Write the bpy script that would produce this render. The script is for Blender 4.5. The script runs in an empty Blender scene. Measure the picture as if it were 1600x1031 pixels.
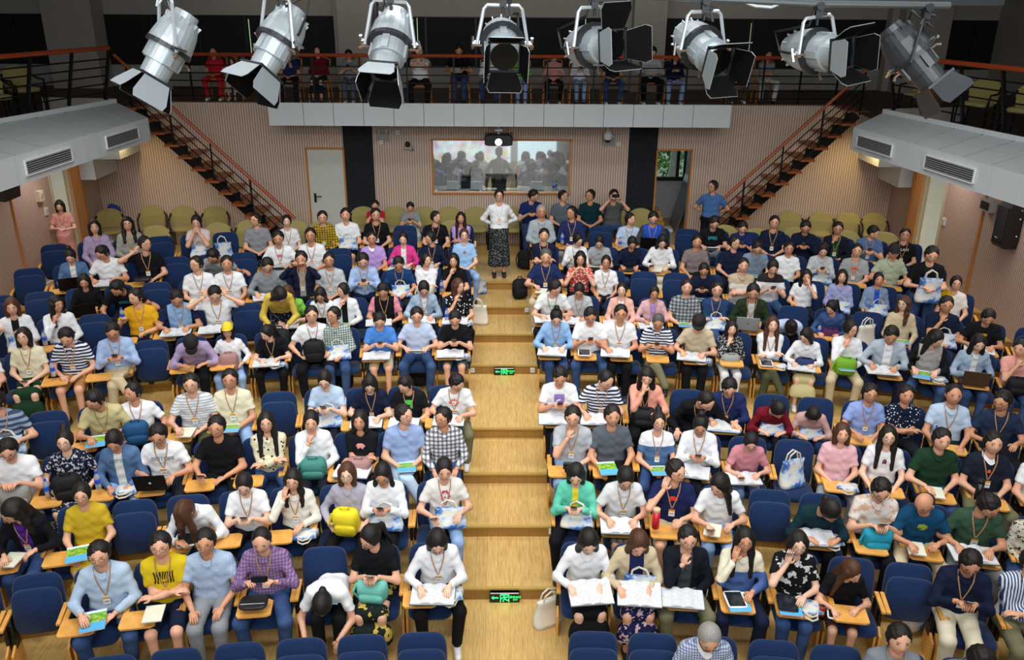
import bpy, math, random
import numpy as np
from mathutils import Vector, Matrix
random.seed(7); R = random.Random(11)
SC = bpy.context.scene
COL = SC.collection
PI = math.pi
# ---------------------------------------------------------------- camera, world, lights, exposure
CF, CTH, CH, CROLL, CYAW = 1328.6, .372, 6.559, .0075, math.radians(1.0)
FW = Vector((math.sin(CYAW)*math.cos(CTH), math.cos(CYAW)*math.cos(CTH), -math.sin(CTH)))
_rt = Vector((math.cos(CYAW), -math.sin(CYAW), 0)); _up = _rt.cross(FW)
RT = _rt*math.cos(CROLL) + _up*math.sin(CROLL)
UP = -_rt*math.sin(CROLL) + _up*math.cos(CROLL)
cam_d = bpy.data.cameras.new('camera'); cam = bpy.data.objects.new('camera', cam_d); COL.objects.link(cam)
cam_d.sensor_fit = 'HORIZONTAL'; cam_d.sensor_width = 36; cam_d.lens = 36*CF/1600
cam_d.clip_start = .1; cam_d.clip_end = 300
m = Matrix((RT, UP, -FW)).transposed().to_4x4(); m.translation = Vector((0, 0, CH)); cam.matrix_world = m
SC.camera = cam
def ray(x, y): return FW*CF + RT*(x-800) - UP*(y-515.5)
def hitz(x, y, z):
    v = ray(x, y); return v*((z-CH)/v.z) + Vector((0, 0, CH))
def hity(x, y, Y):
    v = ray(x, y); return v*(Y/v.y) + Vector((0, 0, CH))
def hitx(x, y, X):
    v = ray(x, y); return v*(X/v.x) + Vector((0, 0, CH))
SC.view_settings.view_transform = 'Standard'
try: SC.view_settings.look = 'None'
except Exception: pass
SC.view_settings.gamma = 1; SC.view_settings.exposure = 0.0
SC.view_settings.use_curve_mapping = False
w = bpy.data.worlds.new('world'); SC.world = w; w.use_nodes = True
bg = w.node_tree.nodes['Background']; bg.inputs[0].default_value = (.75, .9, 1, 1); bg.inputs[1].default_value = 1.4
def area(name, loc, rot, sx, sy, power, col=(1, 1, 1), spread=170):
    d = bpy.data.lights.new(name, 'AREA'); d.shape = 'RECTANGLE'; d.size = sx; d.size_y = sy; d.energy = power; d.color = col
    o = bpy.data.objects.new(name, d); COL.objects.link(o); o.location = loc; o.rotation_euler = rot; d.spread = math.radians(spread); return o
# ceiling light panels over stage and stalls (long rows), plus an added frontal fill
area('ceiling_light_front', (0, 2.5, 8.9), (math.radians(38), 0, 0), 14, 1.2, 345, (1, .98, .95), 120)
area('ceiling_light_mid', (0, 7.5, 8.9), (math.radians(16), 0, 0), 13, 1.6, 365, (1, .98, .95), 120)
area('stage_side_fill', (0, -1.5, 7.6), (math.radians(62), 0, 0), 12, 1.5, 200, (.97, .99, 1), 100)  # unseen fill light added from the stage side to brighten the faces
area('ceiling_light_back', (0, 12.6, 8.9), (math.radians(6), 0, 0), 11, .8, 215, (1, .98, .95), 100)
for sx in (-1, 1):
    area('gallery_downlight', (sx*7.9, 18.1, 3.85), (0, 0, 0), .3, .3, 16, (1, .72, .3))
    area('gallery_downlight', (sx*8.2, 16.0, 3.85), (0, 0, 0), .4, .4, 14, (1, .86, .8))
    area('gallery_tube', (sx*8.1, 12.5, 3.85), (0, 0, 0), .3, 3, 30, (1, .9, .85))
area('balcony_fill', (0, 21.0, 7.4), (math.radians(35), 0, 0), 14, .4, 16, (1, .93, .85))  # added fill with no visible fitting, placed to brighten the balcony columns

# ---------------------------------------------------------------- helpers
def link(o, parent=None):
    COL.objects.link(o)
    if parent is not None: o.parent = parent
    return o
def mesh(name, V, F, mats=(), mi=None, smooth=False):
    me = bpy.data.meshes.new(name); me.from_pydata([tuple(v) for v in V], [], [tuple(f) for f in F])
    for mt in mats: me.materials.append(mt)
    if mi is not None: me.polygons.foreach_set('material_index', mi)
    if smooth: me.polygons.foreach_set('use_smooth', [True]*len(me.polygons))
    me.update(); return me
def ob(name, me, parent=None, loc=None, rot=None):
    o = bpy.data.objects.new(name, me); link(o, parent)
    if loc is not None: o.location = loc
    if rot is not None: o.rotation_euler = rot
    return o
def tag(o, label=None, cat=None, group=None, kind=None):
    if label: o['label'] = label
    if cat: o['category'] = cat
    if group: o['group'] = group
    if kind: o['kind'] = kind
    return o
def struct(o): o['kind'] = 'structure'; return o
def empty(name, loc=(0, 0, 0), rz=0):
    o = bpy.data.objects.new(name, None); link(o); o.location = loc; o.rotation_euler = (0, 0, rz); o.empty_display_size = .1; return o

class MB:
    def __init__(s): s.V = []; s.F = []; s.M = []; s.cur = 0
    def add(s, V, F):
        b = len(s.V); s.V += [tuple(v) for v in V]; s.F += [tuple(i+b for i in f) for f in F]; s.M += [s.cur]*len(F); return s
    def box(s, c, d, R3=None):
        hx, hy, hz = d[0]/2, d[1]/2, d[2]/2
        V = [Vector((x, y, z)) for z in (-hz, hz) for y in (-hy, hy) for x in (-hx, hx)]
        if R3 is not None: V = [R3 @ v for v in V]
        V = [v+Vector(c) for v in V]
        return s.add(V, [(0, 2, 3, 1), (4, 5, 7, 6), (0, 1, 5, 4), (2, 6, 7, 3), (0, 4, 6, 2), (1, 3, 7, 5)])
    def tube(s, pts, r, n=8, caps=True):
        pts = [Vector(p) for p in pts]; rr = r if isinstance(r, (list, tuple)) else [r]*len(pts)
        V = []; F = []; pu = None
        for i, p in enumerate(pts):
            t = (pts[min(i+1, len(pts)-1)]-pts[max(i-1, 0)])
            t = t.normalized() if t.length > 1e-9 else Vector((0, 0, 1))
            u = pu if pu is not None else (Vector((0, 0, 1)) if abs(t.z) < .9 else Vector((1, 0, 0)))
            u = (u - t*u.dot(t)); u = u.normalized() if u.length > 1e-6 else t.orthogonal().normalized(); pu = u; v = t.cross(u)
            V += [p+(u*math.cos(2*PI*k/n)+v*math.sin(2*PI*k/n))*rr[i] for k in range(n)]
        for i in range(len(pts)-1):
            for k in range(n): a = i*n+k; b = i*n+(k+1) % n; F.append((a, b, b+n, a+n))
        if caps: F.append(tuple(range(n))[::-1]); F.append(tuple(range(len(V)-n, len(V))))
        return s.add(V, F)
    def prism(s, poly, depth, fr):   # poly in (u,v), fr: (origin,U,Vv,W)
        o, U, Vv, W = [Vector(q) for q in fr]; n = len(poly)
        V = [o+U*a+Vv*b for a, b in poly]+[o+U*a+Vv*b+W*depth for a, b in poly]
        F = [tuple(range(n))[::-1], tuple(range(n, 2*n))]+[(i, (i+1) % n, (i+1) % n+n, i+n) for i in range(n)]
        return s.add(V, F)
    def ell(s, c, r, n=10, m_=7, R3=None):
        V = []; F = []
        for j in range(m_+1):
            t = PI*j/m_
            for i in range(n):
                a = 2*PI*i/n; p = Vector((r[0]*math.sin(t)*math.cos(a), r[1]*math.sin(t)*math.sin(a), r[2]*math.cos(t)))
                V.append((R3 @ p if R3 is not None else p)+Vector(c))
        for j in range(m_):
            for i in range(n): F.append((j*n+i, (j+1)*n+i, (j+1)*n+(i+1) % n, j*n+(i+1) % n))
        return s.add(V, F)
    def pad(s, w, h, t, c, R3, e=.5, n=28, bev=.3):  # rounded cushion: superellipse outline w*h, thickness t along local y
        V = []; F = []
        def out(k, sc):
            a = 2*PI*k/n; ca, sa = math.cos(a), math.sin(a)
            return math.copysign(abs(ca)**e, ca)*w/2*sc, math.copysign(abs(sa)**e, sa)*h/2*sc
        rings = [(-.5, 1-bev*.45*min(1, t/min(w, h)*3)), (-.5+bev, 1), (.5-bev, 1), (.5, 1-bev*.45*min(1, t/min(w, h)*3))]
        for yy, sc in rings:
            for k in range(n): x, z = out(k, sc); V.append(Vector((x, yy*t, z)))
        b = 4
        for j in range(b-1):
            for k in range(n): F.append((j*n+k, j*n+(k+1) % n, (j+1)*n+(k+1) % n, (j+1)*n+k))
        F.append(tuple(range(n))[::-1]); F.append(tuple(range((b-1)*n, b*n)))
        V = [R3 @ v + Vector(c) for v in V]
        return s.add(V, F)
    def me(s, name, mats, smooth=False): return mesh(name, s.V, s.F, mats, s.M, smooth)
def rx(a): return Matrix.Rotation(math.radians(a), 3, 'X')
def ry(a): return Matrix.Rotation(math.radians(a), 3, 'Y')
def rz(a): return Matrix.Rotation(math.radians(a), 3, 'Z')

# ---------------------------------------------------------------- materials
def srgb(c):
    if isinstance(c, str): c = tuple(int(c[i:i+2], 16)/255 for i in (0, 2, 4))
    return tuple(((x/12.92) if x <= .04045 else ((x+.055)/1.055)**2.4) for x in c)+(1,)
MC = {}
class NT:
    def __init__(s, name):
        s.m = bpy.data.materials.new(name); s.m.use_nodes = True; s.t = s.m.node_tree; s.b = s.t.nodes['Principled BSDF']
    def n(s, typ, **kw):
        nd = s.t.nodes.new(typ)
        for k, v in kw.items(): setattr(nd, k, v)
        return nd
    def l(s, a, b): s.t.links.new(a, b)
    def coord(s, which='Object', scale=(1, 1, 1), rot=(0, 0, 0), loc=(0, 0, 0)):
        tc = s.n('ShaderNodeTexCoord'); mp = s.n('ShaderNodeMapping'); s.l(tc.outputs[which], mp.inputs[0])
        mp.inputs['Scale'].default_value = scale; mp.inputs['Rotation'].default_value = rot; mp.inputs['Location'].default_value = loc
        return mp.outputs[0]
    def mix(s, f, a, b):
        mx = s.n('ShaderNodeMix', data_type='RGBA')
        if hasattr(f, 'links') or hasattr(f, 'is_linked'): s.l(f, mx.inputs[0])
        else: mx.inputs[0].default_value = f
        for i, c in ((6, a), (7, b)):
            if isinstance(c, tuple): mx.inputs[i].default_value = c
            else: s.l(c, mx.inputs[i])
        return mx.outputs[2]
    def ramp(s, f, stops, const=False):
        r = s.n('ShaderNodeValToRGB'); s.l(f, r.inputs[0]); cr = r.color_ramp
        if const: cr.interpolation = 'CONSTANT'
        while len(cr.elements) < len(stops): cr.elements.new(.5)
        for e, (p, c) in zip(cr.elements, stops): e.position = p; e.color = c if len(c) == 4 else srgb(c)
        return r.outputs[0]
    def noise(s, vec, scale=5, detail=3, rough=.5):
        nz = s.n('ShaderNodeTexNoise'); nz.inputs['Scale'].default_value = scale; nz.inputs['Detail'].default_value = detail; nz.inputs['Roughness'].default_value = rough
        if vec is not None: s.l(vec, nz.inputs['Vector'])
        return nz.outputs['Fac']
    def wave(s, vec, scale, axis='X', dist=0, prof='SIN'):
        wv = s.n('ShaderNodeTexWave', bands_direction=axis, wave_profile=prof); wv.inputs['Scale'].default_value = scale; wv.inputs['Distortion'].default_value = dist
        s.l(vec, wv.inputs['Vector']); return wv.outputs['Fac']
    def voro(s, vec, scale, feat='F1', out='Distance'):
        v = s.n('ShaderNodeTexVoronoi', feature=feat); v.inputs['Scale'].default_value = scale; s.l(vec, v.inputs['Vector']); return v.outputs[out]
    def bump(s, f, st=.3, dist=.01):
        b = s.n('ShaderNodeBump'); b.inputs['Strength'].default_value = st; b.inputs['Distance'].default_value = dist; s.l(f, b.inputs['Height']); s.l(b.outputs[0], s.b.inputs['Normal'])
    def fin(s, col=None, rough=.6, metal=0, spec=.5):
        if col is not None:
            if isinstance(col, tuple): s.b.inputs['Base Color'].default_value = col
            else: s.l(col, s.b.inputs['Base Color'])
        s.b.inputs['Roughness'].default_value = rough; s.b.inputs['Metallic'].default_value = metal
        s.b.inputs['Specular IOR Level'].default_value = spec
        return s.m
def plain(name, col, rough=.6, metal=0, spec=.5, var=.0, sc=6):
    if name in MC: return MC[name]
    t = NT(name); c = srgb(col)
    f = t.noise(t.coord('Object'), sc, 2)
    k = var or .06
    c2 = tuple(min(1, x*(1-k)) for x in c[:3])+(1,); c3 = tuple(min(1, x*(1+k)) for x in c[:3])+(1,)
    MC[name] = t.fin(t.mix(f, c2, c3), rough, metal, spec); return MC[name]
def emis(name, col, st):
    if name in MC: return MC[name]
    t = NT(name); t.b.inputs['Emission Color'].default_value = srgb(col); t.b.inputs['Emission Strength'].default_value = st
    MC[name] = t.fin(srgb(col), .5); return MC[name]

def m_floor(name, base, dark, light):
    t = NT(name); v = t.coord('Object')
    g = t.noise(t.coord('Object', (26, 1.6, 26)), 3, 5, .6)
    c = t.ramp(g, [(.3, dark), (.5, base), (.72, light)])
    sp = t.noise(t.coord('Object', (1, .25, 1)), 160, 2, .7)
    c = t.mix(t.ramp(sp, [(.60, (0, 0, 0, 1)), (.72, (.5, .5, .5, 1))]), c, srgb(dark))
    pl = t.n('ShaderNodeTexBrick'); pl.inputs['Scale'].default_value = 1; pl.offset = .37
    pl.inputs['Brick Width'].default_value = 1.9; pl.inputs['Row Height'].default_value = .135; pl.inputs['Mortar Size'].default_value = .0018
    pl.inputs['Color1'].default_value = (.92, .92, .92, 1); pl.inputs['Color2'].default_value = (1, 1, 1, 1); pl.inputs['Mortar'].default_value = (.62, .6, .55, 1)
    t.l(t.coord('Object', (1, 1, 1), (0, 0, PI/2)), pl.inputs['Vector'])
    mm = t.n('ShaderNodeMix', data_type='RGBA', blend_type='MULTIPLY'); mm.inputs[0].default_value = 1; t.l(c, mm.inputs[6]); t.l(pl.outputs['Color'], mm.inputs[7])
    t.bump(pl.outputs['Fac'], .15, .002)
    return t.fin(mm.outputs[2], .38, 0, .4)
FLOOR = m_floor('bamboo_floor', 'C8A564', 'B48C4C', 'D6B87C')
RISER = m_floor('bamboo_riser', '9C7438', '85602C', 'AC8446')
NOSE = plain('step_nosing', 'B0934C', .4)
def m_slat(name, base, groove, axis='X', pitch=.055):
    t = NT(name); f = t.wave(t.coord('Object'), 1/pitch*.314159*2/2, axis)
    c = t.ramp(f, [(.0, groove), (.30, groove), (.42, base), (1, base)])
    n = t.noise(t.coord('Object', (30, 30, 2)), 4, 3)
    mm = t.mix(t.ramp(n, [(.3, (0, 0, 0, 1)), (.7, (.22, .22, .22, 1))]), c, srgb(groove))
    t.bump(f, .35, .006); return t.fin(mm, .6, 0, .3)
WALLX = m_slat('slatted_wall', 'D8C6B6', 'A08A7C', 'X')
WALLY = m_slat('slatted_wall_side', 'CDB8AC', '9C877C', 'Y')
WALLW = m_slat('slatted_wall_warm', 'D9A878', 'A8764C', 'Y')
ACOU = None
def m_acou():
    t = NT('black_acoustic'); d = t.voro(t.coord('Object'), 16); t.bump(d, .8, .02); return t.fin(t.ramp(d, [(0, '0E1118'), (1, '1E232C')]), .9)
ACOU = m_acou()
TRIM = plain('orange_wood_trim', 'C07A35', .45)
WOOD = None
def m_wood(name, a, b, sc=(4, 4, 30), rough=.4):
    t = NT(name); n = t.noise(t.coord('Object', sc), 3, 4, .6); return t.fin(t.ramp(n, [(.3, a), (.7, b)]), rough, 0, .4)
WOOD = m_wood('orange_beech', 'D99A45', 'E8B060')
RAILW = m_wood('red_brown_rail', '8E3A18', 'AA4A22')
TREADW = m_wood('stair_tread_wood', '8A4A26', 'A55E32', (20, 3, 3))
BLK = plain('black_plastic', '101114', .45)
BLKM = plain('black_steel', '16171B', .4, .6)
WHT = plain('white_paint', 'DFE3E4', .5)
PANEL = plain('fascia_panel', 'CDD6DC', .45, 0, .5, .02, 2)
TILE = plain('grey_roof_tile', 'A9B2B6', .75, 0, .3, .05, 20)
GREYW = plain('grey_wall_paint', 'A6A29B', .85)
DARKWIN = plain('dark_blind', '0D0D0F', .8)
SEATB = None
def m_fab(name, a, b, sc=220, rough=.95):
    t = NT(name); n = t.noise(t.coord('Object'), sc, 2, .7); t.bump(n, .25, .003)
    t.b.inputs['Sheen Weight'].default_value = .15
    return t.fin(t.ramp(n, [(.3, a), (.7, b)]), rough, 0, .2)
SEATB = m_fab('blue_seat_fabric', '0E2145', '16305A')
YELF = m_fab('olive_yellow_fabric', '9A9058', 'AEA46C')
GLASSM = None
CHROME = plain('chrome', 'C8CCD0', .2, 1)
METG = plain('grey_metal', 'B9C2C8', .35, .35)
# ---------------------------------------------------------------- raked floor
r_ = .159; d_ = 1.015; Y0 = 8.14
YS = {i: Y0+i*d_ for i in range(-3, 4)}
for i in range(4, 8): YS[i] = Y0+3*d_+1.929*d_+(i-4)*d_
YS[8] = YS[7]+1.0
def arc(x): return -(x-.1)**2/44
def yr(i, x): return YS[i]+arc(x)
WX = 8.85
XS = [-WX+2*WX*k/28 for k in range(29)]
ZT = 8*r_
def strip(name, mat, lo, hi, kind='structure'):
    V = [(x, *lo(x)) for x in XS]+[(x, *hi(x)) for x in XS]; n = len(XS)
    return ob(name, mesh(name, V, [(k, k+1, n+k+1, n+k) for k in range(n-1)], [mat]))
for i in range(-2, 9):
    z = i*r_
    lo = (lambda x, i=i, z=z: (yr(i-1, x) if i > -2 else 4.2, z))
    hi = (lambda x, i=i, z=z: (yr(i, x) if i < 8 else 19.1, z))
    struct(strip('floor', FLOOR, lo, hi))
    if i < 8:
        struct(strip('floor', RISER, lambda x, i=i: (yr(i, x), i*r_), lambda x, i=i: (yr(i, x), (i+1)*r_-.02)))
        V = []; F = []
        for k, x in enumerate(XS):
            y = yr(i, x); zz = (i+1)*r_+.002
            V += [(x, y-.018, zz-.022), (x, y-.018, zz), (x, y+.03, zz)]
        for k in range(len(XS)-1):
            a = 3*k; F += [(a, a+3, a+4, a+1), (a+1, a+4, a+5, a+2)]
        struct(ob('trim_%d' % (i+3), mesh('trim', V, F, [NOSE])))
struct(ob('floor', MB().box((0, 0, -1.05), (24, 8.4, .1)).me('stage_floor', [FLOOR])))
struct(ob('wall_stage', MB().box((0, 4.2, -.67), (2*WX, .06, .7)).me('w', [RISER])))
# ---------------------------------------------------------------- room shell
def wallbox(name, x0, x1, y0, y1, z0, z1, mat):
    return struct(ob(name, MB().box(((x0+x1)/2, (y0+y1)/2, (z0+z1)/2), (abs(x1-x0), abs(y1-y0), abs(z1-z0))).me(name, [mat])))
ZB = 4.40     # balcony floor
# back wall with door, control room window and passage opening
DX0, DX1, DZ = -4.27, -3.44, 3.42
WX0, WX1, WZ0, WZ1 = -1.47, 1.60, 2.44, 3.63
PX0, PX1, PZ = 3.55, 4.33, 3.42
YB = 19.1
def bw(x0, x1, z0, z1, mat=None, t=.2): wallbox('wall_back', x0, x1, YB, YB+t, z0, z1, mat or WALLX)
bw(-9.2, DX0, 0, ZB); bw(DX0, DX1, DZ, ZB); bw(DX1, -2.78, 0, ZB, ACOU); bw(-2.78, WX0, 0, ZB); bw(WX0, WX1, 0, WZ0); bw(WX0, WX1, WZ1, ZB)
bw(WX1, 2.9, 0, ZB); bw(2.9, PX0, 0, ZB, ACOU); bw(PX0, PX1, PZ, ZB); bw(PX1, 9.2, 0, ZB)
for n_, x in enumerate((DX0, DX1, PX0, PX1)):
    struct(ob('trim_%d' % (20+n_), MB().box((x, YB-.015, (1.27+3.42)/2), (.035, .05, 2.17)).me('t', [TRIM])))
for n_, (a, b) in enumerate(((DX0, DX1), (PX0, PX1))):
    struct(ob('trim_%d' % (24+n_), MB().box(((a+b)/2, YB-.015, 3.43), (b-a, .05, .035)).me('t', [TRIM])))
dr = struct(ob('door_1', MB().box(((DX0+DX1)/2, YB+.03, (ZT+DZ)/2), (DX1-DX0-.03, .05, DZ-ZT-.02)).me('door', [plain('door_pale', 'C9CFC9', .5)])))
hm = MB(); hm.box((DX0+.13, YB-.015, 2.32), (.05, .02, .2)); hm.tube([(DX0+.13, YB-.02, 2.36), (DX0+.13, YB-.07, 2.36), (DX0+.28, YB-.07, 2.36)], .012); ob('door_handle', hm.me('door_handle', [BLK]), dr)
# control-room window: frame, glass, room, counter
wf = MB(); cx, cz = (WX0+WX1)/2, (WZ0+WZ1)/2; W_, H_ = WX1-WX0, WZ1-WZ0
wf.box((cx, YB-.01, WZ1), (W_+.06, .06, .035)); wf.box((cx, YB-.01, WZ0), (W_+.06, .09, .035)); wf.box((WX0, YB-.01, cz), (.035, .06, H_)); wf.box((WX1, YB-.01, cz), (.035, .06, H_))
wn = struct(ob('window_1', wf.me('window_frame', [TRIM])))
def m_glass():
    t = NT('window_glass'); g = t.n('ShaderNodeBsdfGlossy'); g.inputs['Roughness'].default_value = .02; g.inputs[0].default_value = (.95, 1, 1, 1)
    tr = t.n('ShaderNodeBsdfTransparent'); tr.inputs[0].default_value = (.9, .95, .95, 1); mx = t.n('ShaderNodeMixShader'); mx.inputs[0].default_value = .22
    t.l(tr.outputs[0], mx.inputs[1]); t.l(g.outputs[0], mx.inputs[2]); t.l(mx.outputs[0], t.t.nodes['Material Output'].inputs[0]); return t.m
GLASSM = m_glass()
for a, b in ((WX0, cx+.02), (cx+.03, WX1)): ob('pane', MB().box(((a+b)/2, YB+.02, cz), (b-a, .012, H_)).me('pane', [GLASSM]), wn)
CRW = plain('control_room_wall', 'A39A98', .85)
wallbox('wall_control_room', -3.2, 2.9, 21.4, 21.5, 1.2, 4.3, CRW); wallbox('wall_control_room', -3.3, -3.2, 19.3, 21.5, 1.2, 4.3, CRW); wallbox('wall_control_room', 2.8, 2.9, 19.3, 21.5, 1.2, 4.3, CRW)
CT = plain('pale_counter', 'B9B9B4', .5)
cnt = tag(ob('counter', MB().box((0, YB+.55, WZ0-.05), (4, .7, .05)).me('counter', [CT])), 'pale counter behind the control room window', 'counter')
area('control_room_lamp', (0, 20.6, 4.25), (0, 0, 0), 2, .3, 45, (1, .96, .95))
# passage behind the opening, with a black framed window
PW = plain('passage_wall', 'B5B8BE', .85)
wallbox('wall_passage', 3.45, 3.55, 19.3, 21.6, 1.2, 4.3, PW); wallbox('wall_passage', 4.75, 4.85, 19.3, 21.6, 1.2, 4.3, PW)
wallbox('wall_passage', 3.5, 4.85, 21.6, 21.7, 1.2, 2.26, PW); wallbox('floor', 3.4, 4.9, 19.0, 21.8, ZT-.1, ZT-.001, FLOOR); wallbox('wall_passage', 3.5, 4.85, 21.6, 21.7, 3.75, 4.3, PW)
wb = MB()
for x, w__ in ((3.56, .05), (3.80, .07), (4.55, .08), (4.74, .08)): wb.box((x, 21.55, 3.02), (w__, .06, 1.5))
wb.box((4.15, 21.55, 2.30), (1.25, .07, .1)); wb.box((4.15, 21.55, 3.74), (1.25, .06, .05))
w2 = struct(ob('window_2', wb.me('window_frame', [BLK]))); ob('pane', MB().box((4.15, 21.6, 3.02), (1.2, .01, 1.4)).me('pane', [GLASSM]), w2)
bx = empty('wooden_box', (3.86, 20.9, ZT)); tag(bx, 'stack of orange wooden steps in the passage under the black window', 'box')
for k in range(3): ob('plank', MB().box((0, 0, .07+.13*k), (.55-.1*k, .5, .12)).me('plank', [WOOD]), bx)
tag(ob('carton', MB().box((3.85, 21.2, ZT+.50), (.24, .2, .2)).me('carton', [plain('carton_blue', 'A9BCCB')])), 'small pale blue carton on wooden steps in the passage', 'carton')
tag(ob('foam_sheet', MB().box((3.9, 20.2, ZT+.05), (.66, .3, .08)).me('sheet', [WHT])), 'white foam slab lying before the wooden steps', 'slab')
gp = MB(); gp.box((4.48, 20.5, ZT+.66), (.02, .9, 1.3), ry(14)); tag(ob('glass_sheet', gp.me('glass_sheet', [plain('dull_glass', '6F7A7C', .2)])), 'dull sheet of glass leaning on the passage wall', 'glass')
# upper rear wall of the balcony
YW = 22.6
zt = hity(700, 26, YW).z; zb = hity(700, 104, YW).z
wallbox('wall_upper', -13, 13, YW, YW+.2, 4.2, zb, plain('dim_sill_wall', '9B9B97', .9)); wallbox('wall_upper', -13, 13, YW, YW+.2, zt, 9.2, GREYW)
cols = ((69, 147), (528, 581), (990, 1041), (1412, 1485))
for a, b in cols:
    xa, xb = hity(a, 50, 21.9).x, hity(b, 50, 21.9).x
    wallbox('column', xa, xb, 21.9, YW, ZB, 9.2, GREYW)
    wallbox('column', xa-.16, xa, 22.3, YW, ZB, 9.2, GREYW)
edges = [-13]+[q for a, b in cols for q in (hity(a, 50, 21.9).x-.1, hity(b, 50, 21.9).x)]+[13]
for n_ in range(0, len(edges), 2):
    a, b = edges[n_], edges[n_+1]; k = max(2, int(round((b-a)/1.25)))
    if b-a < .3: continue
    wo = MB().box(((a+b)/2, YW+.06, (zb+zt)/2), (b-a, .02, zt-zb)).me('g', [plain('window_black', '060607', .3)])
    wo = struct(ob('window_%d' % (5+n_//2), wo))
    for q in range(k):
        ob('blind_panel', MB().box((a+(b-a)*(q+.5)/k, YW+.02, (zb+zt)/2), ((b-a)/k-.04, .03, zt-zb-.03)).me('b', [DARKWIN]), wo)
    mb = MB()
    for q in range(k+1): mb.box((a+(b-a)*q/k, YW-.01, (zb+zt)/2), (.05, .05, zt-zb))
    ob('window_frame', mb.me('f', [plain('dark_frame', '151518', .5)]), wo)
for x, ya, yb_ in ((391, 30, 98), (652, 28, 64), (1172, 36, 92), (915, 30, 46)):   # daylight between the blinds
    P, Q = hity(x, ya, YW-.02), hity(x, yb_, YW-.02)
    struct(ob('window_slit', MB().box(((P.x+Q.x)/2, YW, (P.z+Q.z)/2), (.014, .01, P.z-Q.z)).me('s', [emis('daylight_slit', 'BFE0B0', .7)])))
wallbox('ceiling', -13, 13, -4.5, 23, 9.2, 9.3, plain('ceiling_grey', '8F8F8C', .9))
wallbox('wall_front', -13, 13, -4.6, -4.5, -1.2, 9.2, GREYW)
for s in (-1, 1):
    wallbox('wall_left' if s < 0 else 'wall_right', s*12.6, s*12.7, -4.5, 23, ZB-.1, 9.2, GREYW)
    wallbox('wall_left' if s < 0 else 'wall_right', s*12.6, s*12.7, -4.5, 4, -1.2, ZB, GREYW)
    wallbox('wall_left' if s < 0 else 'wall_right', s*12.6, s*8.85, 4, 4.1, -1.2, ZB, GREYW)
# balcony slab and rear floor
wallbox('floor', -13, 13, YB+.2, 22.8, ZB-.12, ZB, plain('balcony_floor', '4A3424', .6))
wallbox('wall_balcony', -4.74, 4.83, 18.06, YB, ZB-.3, ZB, PANEL)
bf = struct(empty('wall_balcony', (0, 0, 0)))
zt_, zb_ = 4.53, 4.07; xs = [-4.74, -4.02]+[-4.02+(.62)*k for k in range(1, 14)]+[4.83]
ob('panel_core', MB().box((.045, 18.08, (zt_+zb_)/2), (9.5, .08, zt_-zb_-.02)).me('c', [GREYW]), bf)
for a, b in zip(xs, xs[1:]): ob('panel', MB().box(((a+b)/2, 18.02, (zt_+zb_)/2), (b-a-.012, .04, zt_-zb_)).me('p', [PANEL]), bf)
for x in (517, 622, 726, 838, 942, 1049):
    P = hity(x, 198, 18.35); t = empty('strip_light', (P.x, 18.35, P.z+.02)); tag(t, None, 'light', 'strip lights under the balcony')
    t['label'] = 'unlit white strip light under the balcony, ' + {517: 'above the black wall band by the white door', 622: 'beside the emergency lamp', 726: 'first before the projector', 838: 'first past the projector', 942: 'over the dome camera', 1049: 'over the passage opening'}[x]
    ob('base', MB().box((0, 0, .03), (.36, .06, .04)).me('b', [WHT]), t); ob('tube', MB().tube([(-.17, 0, 0), (.17, 0, 0)], .013).me('t', [WHT]), t)
# ---------------------------------------------------------------- side walls and galleries
def sidewall(s):
    nm = 'wall_left' if s < 0 else 'wall_right'; X = s*WX; o = .12*s
    yE, yD0, yD1, yP = (15.35, 16.85, 17.62, 18.0) if s < 0 else (15.1, 16.55, 17.45, 17.8)
    wallbox(nm, X, X+o, 4, yE, -.5, 3.95, WALLY); wallbox(nm, X+.03*s, X+o, yE, yD0, -.5, 3.95, WALLY)
    wallbox(nm, X, X+o, yD0, yD1, -.5, ZT, WALLY)
    wallbox(nm, X-.02*s, X+o, yD1, yP, -.5, 3.95, WALLW); wallbox(nm, X+.1*s, X+.2*s, yP, YB+.2, -.5, 3.95, WALLY)
    struct(ob('trim_%d' % (30+(s > 0)), MB().box((X-.012*s, yE, 1.9), (.03, .035, 4.1)).me('t', [TRIM])))
    struct(ob('trim_%d' % (32+(s > 0)), MB().box((X-.03*s, yP, 2.3), (.03, .035, 3.3)).me('t', [TRIM])))
    fr = MB(); BE = plain('beige_frame', 'C9C3A8', .6)
    for y in (yD0+.02, yD1-.03): fr.box((X+.06*s, y, 2.6), (.1, .05, 2.7))
    fr.box((X+.5*s, yD1-.12, 2.6), (.9, .05, 2.7))
    struct(ob('door_%d' % (2+(s > 0)), fr.me('door_frame', [BE])))
    struct(ob('wall_porch', MB().box((X+1.5*s, (yD0+yD1)/2+.25, 2.4), (.5, .3, 3.2)).me('p', [plain('porch_post', 'DAD6C8', .7)])))
sidewall(-1); sidewall(1)
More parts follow.
